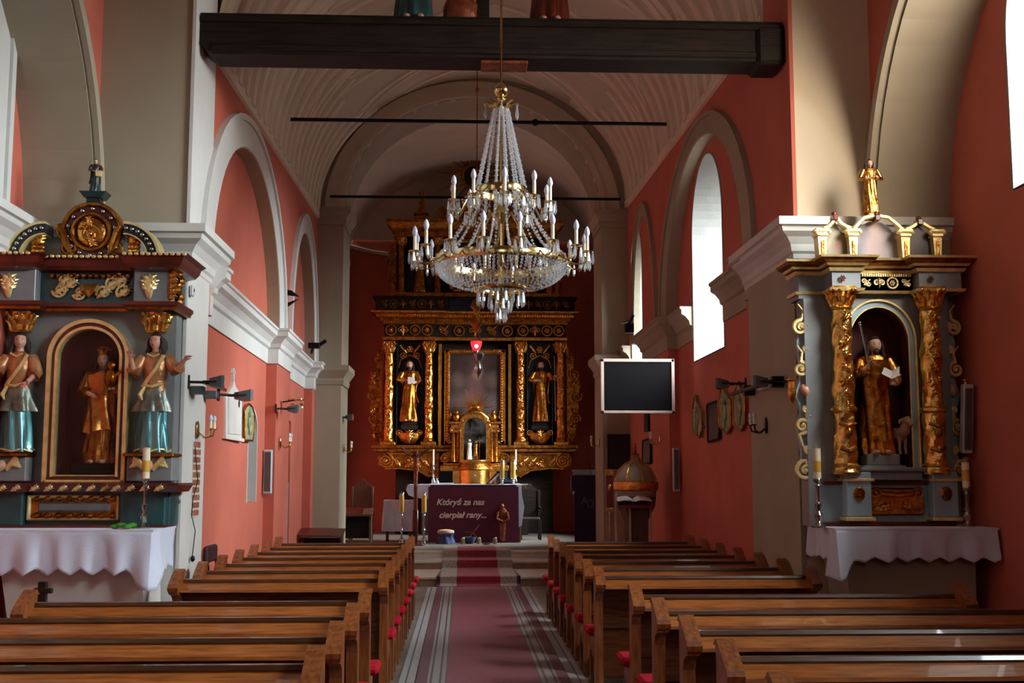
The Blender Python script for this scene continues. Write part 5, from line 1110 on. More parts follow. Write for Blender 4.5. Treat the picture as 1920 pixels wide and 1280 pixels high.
# beads
def octa(b, p, r, h=1.2):
    x, y, z = p; b.add([(x+r, y, z), (x, y+r, z), (x-r, y, z), (x, y-r, z), (x, y, z+r*h), (x, y, z-r*h)], [(0, 1, 4), (1, 2, 4), (2, 3, 4), (3, 0, 4), (1, 0, 5), (2, 1, 5), (3, 2, 5), (0, 3, 5)])
def string(b, P0, P1, n, r, sag=0):
    for i in range(n):
        t = (i+.5)/n; p = Vector(P0).lerp(Vector(P1), t); p.z -= sag*4*t*(1-t); octa(b, p, r*(.85+.3*(i % 2)))
b = MB()
for i in range(14):
    a = 2*pi*i/14; c, s_ = cos(a), sin(a); string(b, (c*.055, s_*.055, Z(205)), (c*.185, s_*.185, Z(352)), 30, .0125)
for i in range(20):
    a = 2*pi*i/20+.1; c, s_ = cos(a), sin(a); string(b, (c*.19, s_*.19, Z(372)), (c*.485, s_*.485, Z(482)), 20, .0105, .06)
    string(b, (c*.185, s_*.185, Z(366)), (c*.3, s_*.3, Z(376)), 6, .008, .02)
b.build('bead_strings', 'crystal', ch, kind='stuff')
b = MB()
for i in range(44):
    a = 2*pi*i/44; c, s_ = cos(a), sin(a)
    for k in range(17):
        t = (k+.5)/17; r = .485-.315*t**1.35 if False else .17+.315*sqrt(max(0, 1-t**2.1)); z = Z(495)+(Z(541)-Z(495))*t
        a2 = a+(.5*2*pi/44 if k % 2 else 0); octa(b, (cos(a2)*r, sin(a2)*r, z), .015*(1-.3*t), 1.1)
b.build('bead_basket', 'crystal', ch, kind='stuff')
b = MB(); n_p = 6
b.rings([[(.006*cos(2*pi*j/n_p), .006*sin(2*pi*j/n_p), 0) for j in range(n_p)], [(.009*cos(2*pi*j/n_p), .009*sin(2*pi*j/n_p), -.03) for j in range(n_p)], [(.0115*cos(2*pi*j/n_p), .0115*sin(2*pi*j/n_p), -.062) for j in range(n_p)], [(.001*cos(2*pi*j/n_p), .001*sin(2*pi*j/n_p), -.085) for j in range(n_p)]], True, True, False)
octa(b, (0, 0, .01), .008)
PEN = mesh_of(b, 'pendant', 'crystal')
b = MB(); b.lathe([(0, -.03), (.012, -.025), (.008, -.012), (.014, -.006), (.042, .0), (.044, .006), (.016, .006), (.014, .012)], (0, 0, 0), 18); CUP = mesh_of(b, 'cup', 'brass')
b = MB(); b.lathe([(.0125, .01), (.0125, .112), (.0, .114)], (0, 0, 0), 14); TUB = mesh_of(b, 'tube', 'candle')
b = MB(); b.lathe([(.008, .112), (.013, .118), (.0205, .138), (.0205, .152), (.015, .172), (.006, .188), (0, .193)], (0, 0, 0), 16); BUL = mesh_of(b, 'bulb', 'bulb')
b = MB(); b.lathe([(.0135, .012), (.014, .02), (.0135, .03)], (0, 0, 0), 12); 
def tier(n, r, z, r_in, z_in, a0, sc_=1, pend=5):
    for i in range(n):
        a = a0+2*pi*i/n; c, s_ = cos(a), sin(a)
        ar = part('candle_arm', 'brass', ch, lambda b: b.tube([(c*q, s_*q, zz) for q, zz in ((r_in, z_in), (r_in+(r-r_in)*.35, z_in-.045), (r_in+(r-r_in)*.75, z-.085), (r*.985, z-.07), (r, z-.03))], .0065, 7))
        cd = inst('cup', CUP, ar, (c*r, s_*r, z)); inst('candle_tube', TUB, ar, (c*r, s_*r, z), 0, (sc_, sc_, sc_)); inst('bulb', BUL, ar, (c*r, s_*r, z), 0, (sc_, sc_, sc_))
        for k in range(pend):
            q = 2*pi*k/pend+a; inst('pendant', PEN, ar, (c*r+cos(q)*.04, s_*r+sin(q)*.04, z-.012), q)
tier(16, .645, Z(478), .49, Z(488), .17)
tier(10, .375, Z(384), .185, Z(360), .35)
tier(6, .3, Z(520), .12, Z(525), .2, .8, 0)
for (r, z, n) in ((.17, Z(547), 18), (.072, Z(559), 9), (.035, Z(577), 7), (.185, Z(368), 14), (.49, Z(496), 0), (.12, Z(198), 4)):
    for k in range(n):
        q = 2*pi*k/n; inst('pendant', PEN, ch, (cos(q)*r, sin(q)*r, z-.014), q, (1.1, 1.1, 1.15))
# ================================================================ rood beam with its figures
bm = thing('rood_beam', 'massive dark timber beam spanning the chancel opening', 'beam', (CX, 10.28, 5.42))
part('beam_body', 'darkwood', bm, lambda b: b.prism([(-2.615, .09), (-2.5, .0), (2.42, .0), (2.42+.0, .03), (2.615, .03), (2.615, .35), (-2.615, .35)], -.17, .17))
part('beam_moulding', 'darkwood', bm, lambda b: (b.box(-2.5, 2.36, -.19, -.16, .03, .09, .01), b.box(-2.61, 2.6, -.2, -.16, .29, .35, .01), b.box(-2.61, 2.6, -.19, .19, .35, .37, .008)))
part('beam_end_block', 'darkwood', bm, lambda b: b.box(2.36, 2.62, -.21, .2, -.03, .33, .03)); part('centre_board', 'bronze', bm, lambda b: b.box(-.12, .3, -.12, .12, -.03, .0, .005))
for (px, rb_, lab, s_) in ((777, 'teal', 'dark robed mourner standing left of the cross on the beam', 1), (1030, 'cherry', 'dark red robed mourner standing right of the cross on the beam', 4)):
    o = figure('mourner_statue', lab, 'statue', (at(px, 30, 10.28).x, 10.28, 5.79), 1.25, rb_, seed=s_, arms=[((-.11, 0, .79), (-.17, -.04, .66), (-.03, -.13, .66)), ((.11, 0, .79), (.17, -.04, .66), (.03, -.13, .64))])
    mantle(o, 1.25, 'darkwood', s_, a0=.2, a1=3.8)
cx_ = at(905, 20, 10.28).x
cr = thing('crucifix', 'tall dark wooden rood crucifix standing on the beam', 'crucifix', (cx_, 10.28, 5.79))
part('cross', 'darkwood', cr, lambda b: (b.box(-.06, .06, -.04, .04, 0, 1.9, .01), b.box(-.5, .5, -.045, .035, 1.42, 1.53, .01)))
def corpus(t, T, h, m='flesh', arms=((.14, .62), (.27, .72)), loin='cloth'):
    part('body', m, t, lambda b: (b.tube([(0, -.05*h, 0), (0, -.06*h, .12*h), (.01*h, -.10*h, .28*h), (0, -.06*h, .46*h), (0, -.05*h, .53*h), (0, -.07*h, .63*h), (0, -.065*h, .74*h), (0, -.06*h, .80*h), (0, -.07*h, .83*h)], [.03*h, .03*h, .045*h, .06*h, .06*h, .058*h, .075*h, .06*h, .03*h], 14, T, .8), [b.tube([(s*.04*h, -.06*h, .77*h), (s*arms[0][0]*h*1.3, -.05*h, (.77+(arms[0][1]-.62))*h), (s*arms[1][0]*h*1.35, -.045*h, (.80+(arms[1][1]-.62))*h)], [.035*h, .022*h, .016*h], 9, T) for s in (-1, 1)]))
    part('loincloth', loin, t, lambda b: b.lathe([(.07*h, .4*h), (.078*h, .46*h), (.07*h, .53*h)], (0, -.055*h, 0), 16, sy=.85, fn=lambda a, z: 1+.08*sin(6*a), T=T))
    TT = T or Matrix.Identity(4)
    head(t, tuple(TT @ Vector((.015*h, -.10*h, .87*h))), .06*h, m, 'hair', tilt=.3, beard=True)
corpus(cr, Matrix.Translation((0, 0, .55)), 1.05)
part('ragged_rock', 'bronze', cr, lambda b: b.ball((-.2, 0, .1), (.16, .1, .2), 14, 10, None, lambda d: 1+.25*noise.noise(d*3)))
# ================================================================ sanctuary lamp
DL = 17.0; lz = lambda py: at(893, py, DL).z
sl = thing('sanctuary_lamp', 'hanging gilt sanctuary lamp with glowing red glass on a long chain', 'lamp', (at(893, 650, DL).x, DL, lz(650))); Q = lambda py: lz(py)-lz(650)
part('chain', 'golddk', sl, lambda b: (b.tube([(0, 0, Q(560)), (0, 0, 8.62-lz(650))], .008, 6), [b.ball((0, 0, Q(560)+i*.19), .014, 6, 5) for i in range(20)], b.ball((0, 0, Q(168)), .03, 10, 7)))
part('canopy', 'golddk', sl, lambda b: (b.lathe([(.0, Q(560)), (.05, Q(563)), (.09, Q(575)), (.05, Q(580)), (.03, Q(590)), (.07, Q(600)), (.10, Q(606)), (.06, Q(612)), (.02, Q(620)), (.01, Q(625))], (0, 0, 0), 16), [spiral(b, s*.08, Q(603), 0, .04, 1.3, 0, s, .01) for s in (-1, 1)]))
part('glass_cup', 'redglass', sl, lambda b: b.lathe([(.0, Q(657)), (.05, Q(656)), (.075, Q(648)), (.085, Q(640)), (.08, Q(640)), (.07, Q(648)), (.045, Q(654)), (0, Q(655))], (0, 0, 0), 18))
part('flame', 'flame', sl, lambda b: b.ball((0, -.088, Q(650)), (.026, .012, .026), 10, 8))
for s in range(3): a = 2*pi*s/3+.5; part('hanger', 'cherry', sl, lambda b: b.tube([(.02*cos(a), .02*sin(a), Q(622)), (.085*cos(a), .085*sin(a), Q(640))], .005, 5))
part('bottom_finial', 'silver', sl, lambda b: (b.lathe([(.05, Q(658)), (.07, Q(664)), (.03, Q(676)), (.06, Q(686)), (.065, Q(691)), (.04, Q(699)), (.01, Q(706)), (0, Q(712))], (.03, 0, 0), 16), b.tube([(.03, 0, Q(657)), (.1, 0, Q(664)), (.08, 0, Q(678))], [.03, .025, .01], 7)))
# ================================================================ people's altar and what stands around it
DA = 23.5; ax = lambda p: at(p, 960, DA).x; az = lambda q: at(888, q, DA).z; AT = az(909)
al = thing('free_standing_altar', 'free standing altar table behind the purple lettered hanging', 'altar', (CX, DA+.4, .423))
part('altar_block', 'brownwood', al, lambda b: (b.box(-.9, .9, -.36, .4, 0, AT-.5, .01), b.box(-1.0, 1.0, -.4, .45, AT-.5, AT-.425, .008)))
c_ = tag(part('altar_linen', 'cloth', None, lambda b: (b.box(ax(766), ax(974)+.05, DA-.02, DA+.9, AT+.001, AT+.012), b.prism([(ax(764), AT+.01), (ax(806), AT+.01), (ax(806), az(935)), (ax(790), az(934)), (ax(776), az(932)), (ax(766), az(928)), (ax(761), az(918))], DA-.03, DA-.015), b.prism([(ax(968), AT+.01), (ax(977), AT+.01), (ax(979), az(930)), (ax(983), az(950)), (ax(978), az(985)), (ax(972), az(988))], DA-.03, DA-.01))), 'white linen cloth spread over the free standing altar', 'cloth')
hg = thing('altar_hanging', 'purple altar hanging with pale italic words and a bronze bound figure', 'hanging', ((ax(803)+ax(972))/2, DA-.06, .424))
w_ = (ax(972)-ax(803))/2
part('fabric', 'purple', hg, lambda b: b.box(-w_, w_, -.01, .01, .0, az(912)-.424))
def text(s, x, z, size, par, m='lettering', shear=.28, y=-.014, off=.004):
    cu = bpy.data.curves.new('lettering', 'FONT'); cu.body = s; cu.size = size; cu.shear = shear; cu.extrude = .0015; cu.offset = off; cu.align_x = 'LEFT'
    tmp = bpy.data.objects.new('tmp', cu); COL.objects.link(tmp); bpy.context.view_layer.update()
    me = bpy.data.meshes.new_from_object(tmp.evaluated_get(bpy.context.evaluated_depsgraph_get())); bpy.data.objects.remove(tmp); me.materials.clear(); me.materials.append(M[m])
    o = bpy.data.objects.new('lettering', me); COL.objects.link(o); o.parent = par; o.location = (x, y, z); o.rotation_euler = (pi/2, 0, 0); return o
hcx = (ax(803)+ax(972))/2
text('Któryś za nas', ax(818)-hcx, az(946)-.424, .168, hg); text('cierpiał rany...', ax(823)-hcx, az(970)-.424, .168, hg)
fgx = ax(942)-hcx
fg = part('bound_figure', 'bronze', hg, lambda b: (robe_mesh(b, .76, [(0, .06, .03, 0, 0, .1), (.2, .07, .035, 0, 0, .1), (.45, .085, .04, 0, 0, .12), (.52, .1, .04, 0, 0, .1), (.6, .085, .035, 0, 0, .05), (.75, .115, .04, 0, 0, .05), (.82, .09, .03, 0, 0, 0), (.85, .04, .03, 0, 0, 0)], 5, 26, 2, Matrix.Translation((fgx, -.02, .03))), b.ball((fgx-.01, -.04, .71), (.045, .04, .055), 14, 10, None, face_fn), b.tube([(fgx-.09, -.03, .6), (fgx-.11, -.05, .47), (fgx, -.07, .42)], [.03, .024, .018], 8), b.tube([(fgx+.09, -.03, .6), (fgx+.12, -.05, .47), (fgx+.01, -.07, .40)], [.03, .024, .018], 8)))
part('thorn_crown', 'darkwood', fg, lambda b: circle(b, fgx-.01, .745, -.04, .045, .01, 12, .4))
part('rope_bands', 'darkwood', fg, lambda b: [b.tube([(fgx-.07, -.045, .40-.0), (fgx, -.075, .39), (fgx+.07, -.045, .41)], .009, 6)])
def glass_candle(lab, x, y, z, h, hc, stand, grp):
    t = thing('candlestick', lab, 'candlestick', (x, y, z), 0, grp)
    if stand > .2: pr = [(.10, 0), (.11, .015), (.06, .03), (.03, .06), (.05, .09), (.05, .12), (.02, .15), (.018, stand*.4), (.03, stand*.45), (.018, stand*.5), (.018, stand*.85), (.03, stand*.9), (.02, stand*.93), (.06, stand)]
    else: pr = [(.05, 0), (.055, .01), (.025, .025), (.015, .05), (.03, .065), (.015, stand*.8), (.05, stand)]
    part('foot_and_stem', 'silver', t, lambda b: b.lathe(pr, (0, 0, 0), 18))
    part('candle', 'wax', t, lambda b: b.lathe([(.045, stand), (.045, stand+hc), (0, stand+hc+.005)], (0, 0, 0), 16))
    part('glass_top', 'glass', t, lambda b: b.lathe([(.052, stand), (.054, stand+hc+.03), (.045, stand+hc+.06), (.03, stand+hc+.07)], (0, 0, 0), 16, caps=False))
    part('flame_holder', 'silver', t, lambda b: b.lathe([(.035, stand+hc), (.03, stand+hc+.03), (0, stand+hc+.035)], (0, 0, 0), 12))
AZ = AT+.013
for p, l in ((942, 'glass-sleeved yellow candle on the free standing altar, next to the missal stand'), (963, 'glass-sleeved yellow candle on the free standing altar, at its right-hand end')):
    glass_candle(l, ax(p), DA+.15, AZ, .5, .3, .12, 'altar candles')
for p, l in ((753, 'tall silver floor candlestick with yellow candle beside the white side table'), (798, 'tall silver floor candlestick with yellow candle beside the purple hanging')):
    glass_candle(l, at(p, 960, 22.9).x-(.03 if p > 790 else 0), 22.9, .423, 1, .32, .62, 'floor candlesticks')
ms = thing('missal_stand', 'dark red missal on a slanted stand on the altar', 'book stand', (ax(926), DA+.25, AZ))
part('stand', 'cherry', ms, lambda b: (b.prism([(-.16, 0), (.1, 0), (.1, .02), (-.14, .02)], -.12, .12), b.tube([(-.02, 0, .02), (.04, 0, .14)], .015, 6), b.tube([(.09, -.1, .02), (.05, -.1, .1)], .012, 6)))
part('missal', 'cherry', ms, lambda b: b.prism([(-.15, .02), (.06, .24), (.09, .22), (-.11, .0+.02)], -.13, .13)); part('pages', 'paper', ms, lambda b: b.prism([(-.1, .03), (.09, .225), (.12, .2), (-.06, .02)], -.12, .12))
for i, (p, h) in enumerate(((812, .19), (819, .13))):
    cu_ = thing('cruet', ('taller' if i == 0 else 'shorter')+' clear glass cruet on the left end of the altar', 'cruet', (ax(p), DA+.12, AZ), 0, 'altar cruets')
    part('vessel', 'crystal', cu_, lambda b: b.lathe([(.04, 0), (.045, .02), (.03, h*.5), (.012, h*.7), (.02, h*.9), (0, h)], (0, 0, 0), 12))
bk_ = thing('service_book', 'pale blue book lying flat on the altar behind the cruets', 'book', (ax(835), DA+.3, AZ)); part('cover', 'bluepaint', bk_, lambda b: b.box(-.16, .16, -.1, .1, 0, .03, .003)); part('pages', 'paper', bk_, lambda b: b.box(-.155, .155, -.104, .09, .005, .025))
for p, s in ((812, 'left'), (968, 'right')):
    t = thing('altar_taper', 'slim white altar candle on a silver stick, %s of the tabernacle' % s, 'candlestick', (at(p, 880, 26.4).x, 26.62, hz(908)+.423), 0, 'tapers by the tabernacle')
    part('stick', 'silver', t, lambda b: b.lathe([(.09, 0), (.1, .02), (.03, .05), (.05, .09), (.02, .14), (.02, .3), (.04, .34), (.02, .4), (.05, .44)], (0, 0, 0), 14)); part('taper', 'candle', t, lambda b: b.lathe([(.022, .44), (.02, .78), (0, .79)], (0, 0, 0), 10))
tag(part('mensa_cloth', 'cloth', None, lambda b: b.box(HC-1.22, HC+1.25, D0-.52, D0-.36, hz(908)+.424, hz(908)+.432)), 'white cloth on the old stone mensa behind the altar', 'cloth')
st = thing('side_table', 'small table under a white cloth left of the altar', 'table', (at(748, 960, 24).x-.02, 24.2, .423))
sx0 = .25; part('tabletop', 'brownwood', st, lambda b: (b.box(-.26, .28, -.2, .2, .78, .81)))
for x in (-.22, .24):
    for y in (-.16, .16): part('leg', 'brownwood', st, lambda b: b.box(x-.02, x+.02, y-.02, y+.02, 0, .78))
b = MB(); P = [(-.29, .23), (-.29, -.23), (.33, -.23), (.33, .23)]; rr = []
for k in range(7):
    q = k/6; row = []
    for i in range(4):
        a, c = Vector(P[i]), Vector(P[(i+1) % 4])
        for j in range(12):
            p = a.lerp(c, j/12); o_ = (.02*sin(j*1.6+i*2)+.03)*q; n_ = Vector((-(c-a).y, (c-a).x)).normalized()*-1; row.append((p.x+n_.x*o_, p.y+n_.y*o_, .822-.62*q))
    rr.append(row)
b.rings(rr, True, False, True); b.add([(*p, .822) for p in P], [(0, 1, 2, 3)]); o = b.build('table_cloth', 'cloth'); o.location = st.location; tag(o, 'white cloth hanging over the small side table', 'cloth')
# processional crucifix
pc_ = thing('standing_crucifix', 'tall brown wooden crucifix with carved body, left of the altar', 'crucifix', (at(779, 960, 22.6).x, 22.6, .423)); H = lambda q: at(779, q, 22.6).z-.423
part('pole', 'cherry', pc_, lambda b: (b.tube([(0, 0, .03), (0, 0, H(850))], [.045, .035], 10), b.box(-.16, .16, -.14, .14, 0, .03, .01), b.box(-.05, .05, -.045, .045, .03, H(955), .01)))
part('raised_arms', 'brownwood', pc_, lambda b: [b.tube([(0, .0, H(862)), (s*.12, 0, H(850)), (s*.3, 0, H(838))], [.03, .024, .02], 8) for s in (-1, 1)])
corpus(pc_, Matrix.Translation((0, -.01, H(912))), .72, 'bronze', ((.12, .66), (.25, .78)), 'bronze')
# things on the step before the altar
tbx = at(836, 995, 23.1).x
t = thing('straw_lidded_basket', 'round blue draped basket with flat straw lid before the hanging', 'basket', (tbx, 23.1, .424))
part('drape', 'bluecl', t, lambda b: b.lathe([(.19, 0), (.17, .05), (.13, .14), (.15, .2)], (0, 0, 0), 24, fn=lambda a, z: 1+.1*sin(8*a+z*9)))
part('lid', 'straw', t, lambda b: b.lathe([(.14, .2), (.165, .21), (.165, .24), (.15, .26), (.08, .275), (0, .28)], (0, 0, 0), 24))
t = thing('blue_bowl', 'small blue cloth-wrapped bowl on the floor before the hanging', 'bowl', (at(881, 1000, 23.1).x, 23.1, .424)); part('wrap', 'bluecl', t, lambda b: b.lathe([(.06, 0), (.1, .06), (.12, .13), (.1, .12), (.04, .03)], (0, 0, 0), 18, fn=lambda a, z: 1+.12*sin(5*a)))
for i, (p, c) in enumerate(((868, 'left of'), (898, 'right of'), (928, 'farther right of'))):
    t = thing('flower_pot', 'little pot of pale flowers %s the blue bowl' % c, 'plant', (at(p, 1000, 23.0).x, 23.0, .424), 0, 'flower pots before the altar')
    part('pot', 'greenstone', t, lambda b: b.lathe([(.035, 0), (.05, .06), (.055, .065), (.04, .06)], (0, 0, 0), 12)); part('blossoms', 'straw', t, lambda b: [b.ball((.045*cos(k*2.4)*(.4+.1*(k % 4)), .04*sin(k*2.4), .08+.015*(k % 3)), .02, 7, 5) for k in range(9)])
t = thing('silver_dish', 'small shining silver dish on the floor before the hanging', 'dish', (at(912, 1010, 22.8).x, 22.8, .424)); part('dish', 'silver', t, lambda b: b.lathe([(.03, 0), (.06, .012), (.08, .02), (.06, .014)], (0, 0, 0), 18)); part('rim', 'silver', t, lambda b: b.lathe([(.078, .018), (.083, .022), (.078, .024)], (0, 0, 0), 18))
t = thing('twig_cross', 'thin crossed twigs leaning before the purple hanging', 'cross', (at(886, 1000, 23.2).x, 23.2, .424)); part('twig', 'bronze', t, lambda b: b.tube([(-.16, 0, 0), (.14, .12, .36)], .009, 6)); part('twig', 'bronze', t, lambda b: b.tube([(.16, 0, 0), (.02, .1, .2), (-.14, .12, .22)], .008, 6))
def carved_chair(lab, x, y, z, h, w, m='brownwood', rz=0):
    t = thing('high_back_chair', lab, 'chair', (x, y, z), rz)
    part('backrest', m, t, lambda b: b.prism([(-w, .4), (w, .4), (w, h*.86), (w*.6, h*.93), (0, h), (-w*.6, h*.93), (-w, h*.86)], .2, .24)); part('seat', 'leather', t, lambda b: b.box(-w, w, -.22, .22, .4, .46, .02))
    for sx in (-1, 1):
        part('armrest', m, t, lambda b: (b.box(sx*w-.025, sx*w+.025, -.22, .22, .64, .68, .01), b.box(sx*w-.02, sx*w+.02, -.2, -.16, .46, .64)))
        for y_ in (-.2, .2): part('leg', m, t, lambda b: b.box(sx*w-.025, sx*w+.025, y_-.025, y_+.025, 0, .4 if y_ < 0 else h*.88, .006))
    return t
carved_chair('dark carved chair with arched back standing right of the altar', at(991, 950, 24.2).x+.05, 24.6, .423, 1.15, .2, 'darkwood')
carved_chair('tall reddish chair against the left sanctuary wall', at(664, 960, 23.2).x+.1, 23.6, .423, 1.25, .2, 'brownwood')
# ambo
DM = 22.0; mx = lambda p: at(p, 950, DM).x
am = thing('ambo', 'reading desk hung with a violet cloth bearing Greek letters', 'lectern', ((mx(1077)+mx(1122))/2, DM, .423)); mw = (mx(1122)-mx(1077))/2; mh = at(1100, 890, DM).z-.423
part('desk_body', 'brownwood', am, lambda b: (b.box(-mw*.8, mw*.8, .02, .35, 0, mh-.08, .01), b.prism([(.0, mh-.06), (.4, mh+.1), (.4, mh+.06), (.0, mh-.1)], -mw, mw, 'x')))
vc = part('violet_cloth', 'violet', am, lambda b: (b.box(-mw, mw, -.02, 0, .06, mh, .004), b.box(-mw-.05, -mw, .0, .2, mh-.3, mh-.02)))
part('white_underlay', 'cloth', am, lambda b: b.box(-mw-.03, -mw+.02, .001, .02, mh-.36, mh-.02))
text('A', -.11, mh-.55, .22, am, 'greym', 0, -.023, 0); text('Ω', .0, mh-.6, .19, am, 'greym', 0, -.0235, 0)
part('microphone', 'blackm', am, lambda b: (b.tube([(.1, .1, mh), (.08, .05, mh+.15), (.02, -.0, mh+.3)], .005, 5), b.ball((.01, -.01, mh+.31), .012, 6, 5)))
# font and lectern
DF = 16.6; fx = lambda p: at(p, 900, DF).x; fz = lambda q: at(1195, q, DF).z
ft = thing('baptismal_font', 'round font with grey and gold ribbed domed lid against the right wall', 'font', (fx(1192), DF, 0)); fr_ = .285
part('basin', 'brownwood', ft, lambda b: b.lathe([(.22, 0), (.24, .05), (.16, .12), (.13, .5), (.17, fz(975)), (fr_*.95, fz(948)), (fr_, fz(930))], (0, 0, 0), 8))
lid = part('lid', 'fontgrey', ft, lambda b: b.lathe([(fr_, fz(930)), (fr_*1.02, fz(905)), (fr_*1.05, fz(900)), (fr_*.98, fz(892)), (fr_*.82, fz(880)), (fr_*.55, fz(871)), (fr_*.28, fz(866)), (fr_*.16, fz(858)), (fr_*.14, fz(853))], (0, 0, 0), 24))
part('gilt_band', 'gold', lid, lambda b: (b.lathe([(fr_*1.0, fz(920)), (fr_*1.1, fz(918)), (fr_*1.12, fz(908)), (fr_*1.1, fz(903)), (fr_*1.0, fz(901))], (0, 0, 0), 24)))
for i in range(8): a = 2*pi*i/8+.2; part('gilt_rib', 'gold', lid, lambda b: b.tube([(cos(a)*r, sin(a)*r, z) for r, z in ((fr_*1.05, fz(902)), (fr_*1.0, fz(892)), (fr_*.84, fz(879)), (fr_*.57, fz(870)), (fr_*.28, fz(865)), (fr_*.18, fz(855)))], .011, 6))
part('finial', 'bronze', lid, lambda b: (b.lathe([(.05, fz(853)), (.06, fz(851)), (.02, fz(849))], (0, 0, 0), 10), b.ball((0, 0, fz(846)), .025), robe_mesh(b, .13, ROBE, 5, 16, 1, Matrix.Translation((0, 0, fz(850)))), b.ball((0, 0, fz(850)+.13), .014)))
DN = 15.9; nx = lambda p: at(p, 940, DN).x; nz = lambda q: at(1190, q, DN).z
lt = thing('book_lectern', 'open slanted lectern on pale legs holding a large open book', 'lectern', (nx(1188), DN, 0))
part('desk', 'cherry', lt, lambda b: b.prism([(-.14, nz(948)), (.16, nz(933)), (.16, nz(933)-.03), (-.14, nz(948)-.03)], -.22, .24, 'x'))
for x in (-.24, -.05, .23): part('leg', 'cream', lt, lambda b: b.box(x-.012, x+.012, -.02, .02, 0, nz(946) if x > -.2 else nz(925), .003))
part('back_board', 'brownwood', lt, lambda b: b.box(-.05, .2, .02, .05, .2, nz(950)))
ob = thing('open_book', 'large open book with white pages lying on the lectern', 'book', (nx(1188), DN, nz(941)+.026))
for s in (-1, 1):
    part('page_block', 'paper', ob, lambda b: b.rings([[(s*x, y, .155*.32*(y/.155)*.42+zz) for (x, zz) in ((.005, .0), (.07, .035), (.15, .03), (.23, .012), (.23, .0), (.15, .014), (.07, .012))] for y in (-.13, .15)], True, True, False))
pb = thing('church_banner', 'narrow red and gold banner panel on a pole beside the font', 'banner', (nx(1150), 16.3, 0)); part('panel', 'cherry', pb, lambda b: b.box(-.05, .05, -.02, .02, nz(956), nz(882), .004)); part('gilt_border', 'gold', pb, lambda b: (b.box(-.055, .055, -.025, .025, nz(892), nz(880), .004), b.box(-.055, .055, -.025, .025, nz(960), nz(953), .004), b.ball((0, -.03, nz(915)), (.03, .01, .05), 10, 6))); part('pole', 'silver', pb, lambda b: b.tube([(0, 0, 0), (0, 0, nz(958))], .01, 8))
# screen
DS = 15.2; sx = lambda p: at(p, 720, DS).x; sz = lambda q: at(1195, q, DS).z
sc_ = thing('display_board', 'large dark screen in a pale frame mounted on the right chancel pilaster', 'screen', ((sx(1126)+sx(1264))/2, DS, (sz(673)+sz(775))/2)); sw, sh = (sx(1264)-sx(1126))/2, (sz(673)-sz(775))/2
part('panel', 'screen', sc_, lambda b: b.box(-sw+.03, sw-.03, -.02, .03, -sh+.03, sh-.03))
for (a, c, d, e) in ((-sw, -sw+.04, -sh, sh), (sw-.04, sw, -sh, sh), (-sw, sw, sh-.04, sh), (-sw, sw, -sh, -sh+.035)): part('frame_bar', 'cream', sc_, lambda b: b.box(a, c, -.035, .035, d, e, .004))
part('wall_bracket', 'blackm', sc_, lambda b: (b.tube([(.0, .03, 0), (.25, .6, 0), (sw+.1, 1.17, 0)], .02, 8), b.box(-.15, .15, .03, .05, -.15, .15)))
# ================================================================ fittings on the walls
WL = lambda px: (lambda D: D)(None)
def onL(px, py, X=None):
    if X is None:
        X = -2.5
        for _ in range(4): X = XL(atx(px, py, X).y)-REC
    return atx(px, py, X)
def plateL(b, L, X, th=.03, out=0):
    b.prism([(onL(p, q, X).y, onL(p, q, X).z) for p, q in L], X+out, X+out+th, 'x')
Xe = XL(13)-REC
t = thing('epitaph', 'white marble epitaph with a pointed top and small cross on the left wall', 'plaque', (0, 0, 0)); 
part('tablet', 'marble', t, lambda b: plateL(b, [(418, 818), (418, 742), (424, 736), (431, 724), (434, 710), (437, 724), (442, 732), (449, 740), (448, 823)], Xe)); part('raised_field', 'marble', t, lambda b: plateL(b, [(422, 812), (422, 745), (446, 748), (445, 815)], Xe, .012, .03)); part('cross', 'marble', t, lambda b: (plateL(b, [(433, 712), (433, 690), (435, 690), (435, 712)], Xe), plateL(b, [(431, 699), (431, 696), (437, 697), (437, 700)], Xe))); part('plaque_portrait', 'blackm', t, lambda b: b.ball((Xe+.043, onL(441, 756, Xe).y, onL(441, 756, Xe).z), (.008, .04, .05), 10, 8))
part('base_ledge', 'marble', t, lambda b: plateL(b, [(415, 822), (415, 817), (450, 822), (450, 828)], Xe, .05))
Xs = XL(14)-REC
def station(name, lab, L, X, m, sgn, grp=None, fig=True):
    t = thing(name, lab, 'relief', (0, 0, 0), 0, grp); P = [(atx(p, q, X).y, atx(p, q, X).z) for p, q in L]
    part('panel', m, t, lambda b: b.prism(P, X, X+sgn*.04, 'x')); cy_ = sum(p[0] for p in P)/len(P); c_z = sum(p[1] for p in P)/len(P); h_ = max(p[1] for p in P)-min(p[1] for p in P)
    n = len(P); part('border', 'golddk', t, lambda b: b.tube([(X+sgn*.04, P[i % n][0], P[i % n][1]) for i in range(n+1)], .014, 6))
    if fig: part('relief_figures', m, t, lambda b: [b.ball((X+sgn*.045, cy_+dy, c_z+dz*h_), (.03, .06, h_*.16), 10, 8) for dy, dz in ((-.07, -.1), (.06, -.08), (0, -.28), (.0, .06))]+[b.ball((X+sgn*.05, cy_+dy, c_z+dz*h_), .032, 8, 6) for dy, dz in ((-.07, .1), (.06, .12))])
    return t
station('station_relief', 'greenish station of the cross relief beside the white epitaph', [(452, 825), (452, 770), (455, 762), (460, 757), (466, 762), (470, 775), (470, 806), (467, 826)], Xs, 'greenstone', 1)
